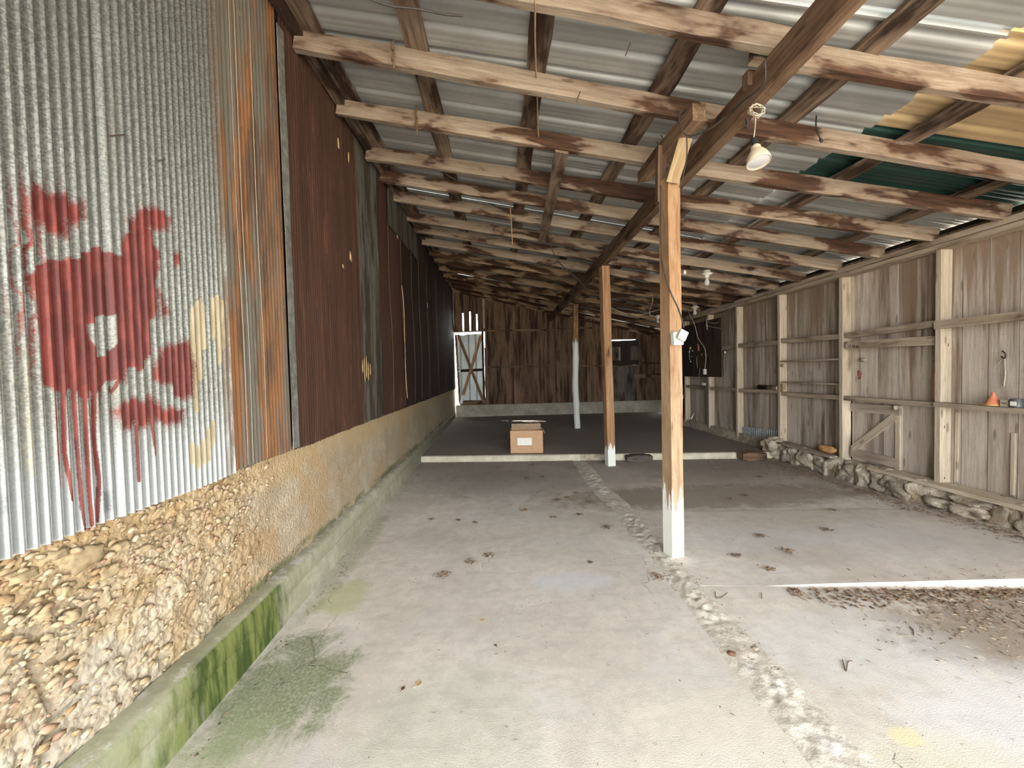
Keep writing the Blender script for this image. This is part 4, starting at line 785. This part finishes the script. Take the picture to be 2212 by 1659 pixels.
# ------------------------------------------------------------------ things on the floor
c0 = at(1103, 980, 'Z', .1); c1 = at(1174, 979, 'Z', .1); bw = (c1-c0).length; c0.y += .02; c1.y += .02
bx = empty('cardboard_box', (c0+c1)/2+Vector((0, .22, 0)), 'open brown cardboard box with a white label at the edge of the raised slab', 'box')
ang = math.atan2(c1.y-c0.y, c1.x-c0.x); Rz = Matrix.Translation(c0) @ Matrix.Rotation(ang, 4, 'Z')
H, Dp, T = .415, .40, .006
def bpart(name, lo, hi, mat, rot=None):
    lo, hi = Vector(lo), Vector(hi); c = (lo+hi)/2; s = (hi-lo)/2; bm = bmesh.new(); bmesh.ops.create_cube(bm, size=2)
    for v in bm.verts: v.co = Vector((v.co.x*s.x, v.co.y*s.y, v.co.z*s.z))
    me = bpy.data.meshes.new(name); bm.to_mesh(me); bm.free(); mw = Rz @ Matrix.Translation(c)
    if rot: mw = Rz @ Matrix.Translation(rot[0]) @ Matrix.Rotation(rot[1], 4, rot[2]) @ Matrix.Translation(c-Vector(rot[0]))
    return link(name, me, mat, bx, mw)
bpart('side', (0, 0, 0), (bw, T, H), M['card']); bpart('side', (0, Dp, 0), (bw, Dp+T, H), M['card']); bpart('side', (0, 0, 0), (T, Dp, H), M['card']); bpart('side', (bw-T, 0, 0), (bw, Dp, H), M['card'])
bpart('base', (0, 0, 0), (bw, Dp, T), M['card'])
bpart('flap', (.01, Dp, H), (bw-.03, Dp+T, H+.085), M['card_in'], ((0, Dp, H), math.radians(14), 'X'))
bpart('flap', (bw-T, .01, H), (bw, Dp, H+.07), M['card_in'], ((bw, 0, H), math.radians(150), 'Y'))
bpart('paper_label', (bw*.22, -.002, H*.36), (bw*.655, 0, H*.68), M['white']); bx.children[-1]['label'] = 'blank white paper label'
# dark worn blocks lying against the slab edge
for (px, py, w_, h_, lab, d_) in ((1382, 997, .44, .11, 'worn dark rubber wedge against the slab edge between the posts', .16), (1626, 994, .40, .15, 'dark weathered timber block against the slab edge near the right wall', .2)):
    p = at(px, py, 'Z', 0); yf = 7.33+SK*(p.x+1.5)-.02; t = board('wedge_block' if w_ > .42 else 'timber_block', None, (p.x-w_/2, yf-d_/2, h_/2), (p.x+w_/2, yf-d_/2-.02, h_/2), d_, h_, (0, 0, 1), M['grey_plank'] if w_ > .42 else M['girt_b'], .006, seg=8, shape=lambda t_: ((1, 1) if .2 < t_ < .8 else (1, .72)))
    tag(t, lab, 'block')
t = rock('rock', None, (4.72, 6.82, .24), (.15, .15, .12), M['rock'], 4, .3, .3, 12.3); tag(t, 'rough pale boulder on the corner of the raised slab by the right wall', 'rock')
t = rock('brick', None, (4.80, 5.75, .352), (.05, .15, .05), M['brick'], 3, .16, 0, 3); tag(t, 'broken orange brick lying on the sill board beside the white stud foot', 'brick')
t = empty('log', (4.83, 7.0, 1.2), 'short round pale log lying on the girt of the right wall', 'log')
tube('wood', t, [(4.83, 6.83, 1.21), (4.835, 7.35, 1.21)], .04, M['plank_b'], 12, False); lathe('cut_end', t, [(.041, 0), (.02, .004), (.0005, .004)], M['stud'], frame((4.83, 6.83, 1.21), (4.83, 6.7, 1.21), (0, 0, 1)) @ Matrix.Rotation(math.radians(90), 4, 'Y'), 12)
# things on the shelf girt
f_ = empty('funnel', (4.80, 3.76, 1.16), 'upturned orange plastic funnel with a yellow rim on the near girt', 'funnel')
lathe('cone', f_, [(.062, 0), (.058, .01), (.045, .04), (.026, .075), (.014, .10), (.010, .125), (.008, .127)], M['orange'], Matrix.Translation((4.80, 3.76, 1.165))); lathe('rim', f_, [(.058, -.004), (.066, -.004), (.068, .003), (.062, .007), (.056, .006)], M['yellow'], Matrix.Translation((4.80, 3.76, 1.166)))
t = empty('small_tin', (4.80, 3.655, 1.165), 'small square beige tin with dark print, right of the funnel', 'tin')
box('body', t, (4.765, 3.625, 1.16), (4.82, 3.685, 1.225), M['tan_box'], .004); box('print', t, (4.7635, 3.632, 1.19), (4.7655, 3.675, 1.197), M['black'], 0)
t = empty('can', (4.79, 3.575, 1.165), 'dark round can with a white tag at the right frame edge', 'can')
lathe('body', t, [(.0005, 0), (.043, 0), (.044, .004), (.043, .008), (.043, .072), (.045, .075), (.043, .078), (.02, .079), (.0005, .079)], M['can'], Matrix.Translation((4.79, 3.575, 1.16)), 28); o = box('tag', t, (4.742, 3.545, 1.175), (4.746, 3.59, 1.215), M['white'], .001)
# hook with rope on the plank wall
hk = empty('hanging_strap', at(2170, 775, 'X', 4.9), 'frayed pale rope strap hanging from an iron hook on the near right planks', 'rope')
tube('hook', hk, [at(2165, 758, 'X', 4.9), at(2172, 765, 'X', 4.87), at(2170, 774, 'X', 4.88), at(2163, 770, 'X', 4.9)], .006, M['rust_nail'], 6)
tube('strap', hk, [at(2170, 774, 'X', 4.89), at(2171, 795, 'X', 4.9), at(2171, 815, 'X', 4.9), at(2168, 835, 'X', 4.89)], .007, M['wire_w'], 6)
tube('strand', hk, [at(2168, 774, 'X', 4.89), at(2162, 778, 'X', 4.9), at(2154, 786, 'X', 4.9)], .004, M['wire_w'], 5)
# dark board with hanging oddments on the right wall
bd = empty('tool_board', (4.76, 9.4, 1.38), 'dark brown plywood board hung with wires and tools on the right wall', 'board')
for (a, b) in ((8.48, 9.1), (9.11, 9.75), (9.76, 10.42)): board('panel', bd, (4.765, (a+b)/2, 1.38), (4.765, (a+b)/2, 2.66), b-a, .012, (-1, 0, 0), M['ply'] if a < 9.5 else M['dark_wood'], .001)
for (pts, r, mt, nm) in (([(1487, 745), (1500, 748), (1512, 745)], .008, 'wire', 'hook_bar'), ([(1484, 762), (1497, 765), (1515, 764), (1520, 768)], .006, 'wire', 'hook_bar'), ([(1508, 743), (1509, 758)], .02, 'red', 'red_handle'), ([(1506, 770), (1505, 782), (1507, 795)], .006, 'steel', 'thin_chain'), ([(1512, 795), (1511, 805), (1509, 815)], .005, 'steel', 'thin_chain'),
                         ([(1490, 755), (1489, 770), (1492, 782)], .008, 'steel', 'clamp'), ([(1526, 695), (1540, 698), (1552, 697)], .006, 'wire_w', 'stick'), ([(1524, 703), (1540, 707), (1556, 709)], .006, 'wire_w', 'stick'), ([(1526, 690), (1528, 712)], .012, 'wire_w', 'rag')):
    tube(nm, bd, [at(*p, 'X', 4.74) for p in pts], r, M[mt], 6)
for (px, py, s, mt) in ((1491, 752, .035, 'brick'), (1489, 760, .018, 'porc'), (1496, 758, .022, 'steel'), (1492, 781, .018, 'porc'), (1494, 770, .018, 'steel'), (1516, 766, .012, 'porc')):
    rock('knob', bd, at(px, py, 'X', 4.735), (s*.6, s, s), M[mt], 2, .15)
o = rock('bulb_socket', None, at(1566, 761, 'X', 4.86), (.02, .025, .03), M['porc'], 2, .1); tag(o, 'small white knob on the right wall beside the dark tool board', 'knob')
cable([at(1566, 764, 'X', 4.88), at(1563, 785, 'X', 4.88), at(1565, 800, 'X', 4.88), at(1567, 815, 'X', 4.88)], .005, M['wire_w'], 'thin pale wire running down from the white knob on the right wall')
tb_ = empty('steel_tool', at(1473, 846, 'X', 4.72), 'grey steel tool with a ring, half hidden behind the nearest post', 'tool')
o = tube('shaft', tb_, [at(1473, 832, 'X', 4.72), at(1473, 846, 'X', 4.72)], .03, M['steel'], 10, False)
o = lathe('ring', tb_, [(.075, -.01), (.095, -.012), (.10, 0), (.095, .012), (.075, .01), (.07, 0), (.075, -.01)], M['steel'], Matrix.Translation(at(1469, 857, 'X', 4.70)) @ Matrix.Rotation(math.radians(90), 4, 'X'))
o = rock('rag', None, at(1520, 830, 'X', 4.8), (.04, .08, .035), M['box_grey'], 3, .4); tag(o, 'crumpled pale rag on the far girt below the tool board', 'rag')
o = tube('stake', None, [at(1493, 905, 'Y', 9.9), at(1499, 892, 'Y', 10.0)], .016, M['porc'], 6, False); tag(o, 'short pale stake leaning at the foot of the far right wall', 'stake')
o = rock('rope_bits', None, at(1865, 777, 'X', 4.88), (.02, .05, .02), M['wire_w'], 2, .5); tag(o, 'small tangle of pale string on the planks above the hatch', 'string')
for k_, q in enumerate(((1836, 747), (1844, 748), (1852, 749))):
    o = lathe('iron_ring', None, [(.013, -.004), (.019, -.004), (.021, 0), (.019, .004), (.013, .004), (.011, 0), (.013, -.004)], M['rust_nail'], Matrix.Translation(at(*q, 'X', 4.79)) @ Matrix.Rotation(math.radians(90), 4, 'Y'), 14); tag(o, ('leftmost', 'middle', 'rightmost')[k_]+' of three small iron rings at the left end of the tool rack board', 'ring')

# ------------------------------------------------------------------ litter
def litter(items, name, parent, mat, kind=None):
    """curled scraps of leaf and bits of twig"""
    vs, fs = [], []
    for (p, s, tw) in items:
        b = len(vs); a = random.uniform(0, 6.28); ca, sa = math.cos(a), math.sin(a); l = s*(2.4 if tw else 1); w = s*(.10 if tw else .55)
        h = s*random.uniform(.05, .35)
        for (u, v_, z) in ((-l, 0, 0), (0, w, h*.4), (l, 0, h), (0, -w, 0), (0, 0, h*.9+.002)):
            vs.append((p[0]+u*ca-v_*sa, p[1]+u*sa+v_*ca, p[2]+.002+z))
        fs += [(b, b+4, b+1), (b+1, b+4, b+2), (b+2, b+4, b+3), (b+3, b+4, b)]
    o = link(name, mesh(name, vs, fs), mat, parent)
    if kind: o['kind'] = kind
    return o
def fz(x, y):
    yy = y-SK*(x+1.5)
    if yy > 7.33: return .1
    if x > 1.47 and 3.115 < yy < 4.66: t = (yy-3.115)/1.545; return max(0, min(1, (x-1.9)/2.7))**.8*(.085*(1-t)+.02*t)
    return 0.
it = []
def scat(n, fx_, smin, smax, ptw=.3):
    for _ in range(n):
        x, y = fx_(); it.append(((x, y, fz(x, y)+random.uniform(0, .004)), random.uniform(smin, smax), random.random() < ptw))
gs = random.gauss
scat(1500, lambda: (lambda y: (4.62+gs(-.08, .09)-.02, y))(random.uniform(3.1, 6.9)), .006, .018)
scat(1300, lambda: (lambda x: (x, 3.115+SK*(x+1.5)-.045-abs(gs(0, .03+.08*vn(np.array(x*3.1), np.array(0.), 4)))))(2.0+3.0*random.random()**.8), .009, .026)
scat(420, lambda: (lambda x: (x, 7.33+SK*(x+1.5)-.05-abs(gs(0, .12))))(random.uniform(-1.4, 4.9)), .006, .018)
scat(900, lambda: (gs(4.0, .6), gs(6.1, .45)), .006, .016)
scat(900, lambda: (gs(3.2, .45), gs(2.35, .2)), .005, .013, .5)
scat(420, lambda: (gs(1.38, .09), random.uniform(2, 6.5)), .004, .009)
scat(260, lambda: (random.uniform(-1.3, 4.5), random.uniform(4.5, 6.8)), .005, .012)
scat(420, lambda: (random.uniform(-1.2, 3.8), random.uniform(1.3, 4.8)), .003, .007, .4)
scat(120, lambda: (-1.36+abs(gs(0, .04)), random.uniform(1.3, 7)), .004, .012)
it = [q for q in it if q[0][0] < 4.7]
lt = litter(it, 'leaf_litter', None, M['leaf'], 'stuff'); tag(lt, 'dry leaf scraps and twig bits scattered over the concrete floor', 'leaf litter')
ig = []
for _ in range(520): x, y = gs(3.2, .45), gs(2.35, .2); ig.append(((x, y, 0), random.uniform(.003, .011), True))
st_ = litter(ig, 'straw', None, M['straw'], 'stuff'); tag(st_, 'pale straw bits on the dirt patch at the right', 'straw')
clumps = [(1015, 1215, .05), (1055, 1200, .045), (960, 1243, .055), (1135, 1103, .055), (1205, 1080, .045), (1225, 1075, .05), (1140, 1034, .05), (1195, 1118, .04), (1250, 1112, .04), (1245, 1065, .03), (1275, 1085, .04), (1275, 1215, .02), (1310, 1140, .05), (1420, 1248, .05), (1645, 1162, .05), (1785, 1150, .05), (1590, 1202, .05), (1700, 1195, .06), (1660, 1232, .04), (1150, 1005, .07), (1080, 1010, .06), (1240, 1012, .07), (1025, 1130, .025), (930, 1122, .03), (990, 1124, .02), (1580, 1080, .05), (1640, 1030, .06), (1800, 1105, .04), (1610, 1070, .05), (1170, 1030, .04)]
LAB = ['left one of the two leaf clumps nearest the camera left of centre, with a stalk', 'small leaf clump just right of the stalked pair, halfway to the post', 'nearest leaf clump on the left half of the floor', 'round leaf clump in the middle of the floor, straight below the cardboard box', 'leaf clump right of the round one, by the crumbled joint', 'leaf clump touching the clump by the crumbled joint', 'ochre leaf clump two steps before the cardboard box', 'faint leaf clump right of the round middle one', 'brown leaf clump left of the nearest post, midway along', 'tiny leaf clump left of the crumbled joint', 'scattered leaf clump against the crumbled joint', 'lone leaf bits by the pale floor patch', 'dark leaf clump on the joint left of the nearest post', 'leaf clump at the foot of the nearest post', 'first leaf clump right of the nearest post foot', 'leaf clump in the middle of the right floor', 'leaf clump close right of the nearest post foot', 'long leaf smear on the right floor before the slab edge', 'leaf clump beside the start of the near slab edge', 'leaf drift below the right corner of the cardboard box', 'leaf drift below the left corner of the cardboard box', 'leaf drift by the slab edge left of the thin post', 'small dark leaf clump left of the middle of the floor', 'reddish leaf bits on the left half of the floor', 'dark leaf crumb left of the stalked pair', 'leaf clump on the far right floor behind the nearest post', 'leaf clump before the timber block', 'leaf clump near the right stone footing', 'leaf clump on the shaded floor right of the nearest post', 'ochre leaf bits right of the ochre clump before the box']
for k_, (px, py, r) in enumerate(clumps):
    c = at(px, py, 'Z', 0); c.z = fz(c.x, c.y); n = int(22+r*500)
    items = [((gs(0, r*.55), gs(0, r*.45), random.uniform(0, r*.22)), random.uniform(.006, .015), random.random() < .35) for _ in range(n)]
    o = litter(items, 'leaf_clump', None, M['leaf']); o.location = c; tag(o, LAB[k_], 'leaves', 'leaf clumps on the floor')
def leaf(px, py, s, mat, label, rot):
    c = at(px, py, 'Z', 0); vs, fs = [], []; n = 9
    for i in range(n):
        t = i/(n-1); w = math.sin(math.pi*t**.8)*.45*s
        for k_ in (-1, 0, 1): vs.append((s*(t-.5)*1.4, w*k_, .004+.25*w*abs(k_)*.8+.02*s*math.sin(t*6)))
    for i in range(n-1):
        for k_ in range(2): a = i*3+k_; fs.append((a, a+1, a+4, a+3))
    o = empty('leaf', c, label, 'leaf'); mw = Matrix.Translation(c) @ Matrix.Rotation(rot, 4, 'Z'); link('blade', mesh('blade', vs, fs, True), mat, o, mw)
    v2, f2 = tube_geo([(-s*.7, 0, .004), (-s*1.0, .08*s, .006), (-s*1.3, .2*s, .004)], .0012, 4); link('stalk', mesh('stalk', v2, f2), mat, o, mw)
leaf(905, 1477, .032, M['leaf_tan'], 'single curled tan leaf on bare floor in the left foreground', 1.1)
leaf(871, 1488, .022, M['acorn'], 'small dark red leaf just left of the tan leaf', 1.3)
leaf(1042, 1340, .026, M['leaf_tan'], 'pale brown leaf curl in the middle of the foreground floor', .3)
leaf(1070, 1395, .018, M['acorn'], 'tiny reddish leaf bit below the pale brown leaf curl', 2.2)
o = rock('husk', None, at(1581, 1412, 'Z', .008), (.022, .014, .011), M['acorn'], 3, .15, -.5, 5); tag(o, 'oval brown nut husk by the crumbled joint in the foreground', 'husk')
o = rock('pebble', None, at(1632, 1400, 'Z', .006), (.018, .012, .006), M['rock'], 3, .2, .2, 8); tag(o, 'flat pale pebble right of the brown nut husk', 'pebble')
for (pts, lab) in (([(1820, 1425), (1828, 1450), (1832, 1430), (1842, 1428)], 'forked thin twig on the right foreground floor'), ([(1545, 1278), (1548, 1292), (1560, 1290), (1572, 1280)], 'thin curved twig right of the crumbled joint'), ([(1645, 1280), (1646, 1293)], 'short straight twig right of the curved one'), ([(1982, 1315), (1988, 1327)], 'short black twig left of the dirt patch'), ([(1965, 1353), (1973, 1362), (1974, 1372)], 'thin bent twig below the short black one')):
    o = tube('twig', None, [at(*p, 'Z', .004) for p in pts], .0022, M['leaf'], 5); tag(o, lab, 'twig')
print('scene done', sum(len(o.data.polygons) for o in bpy.data.objects if o.type == 'MESH'))
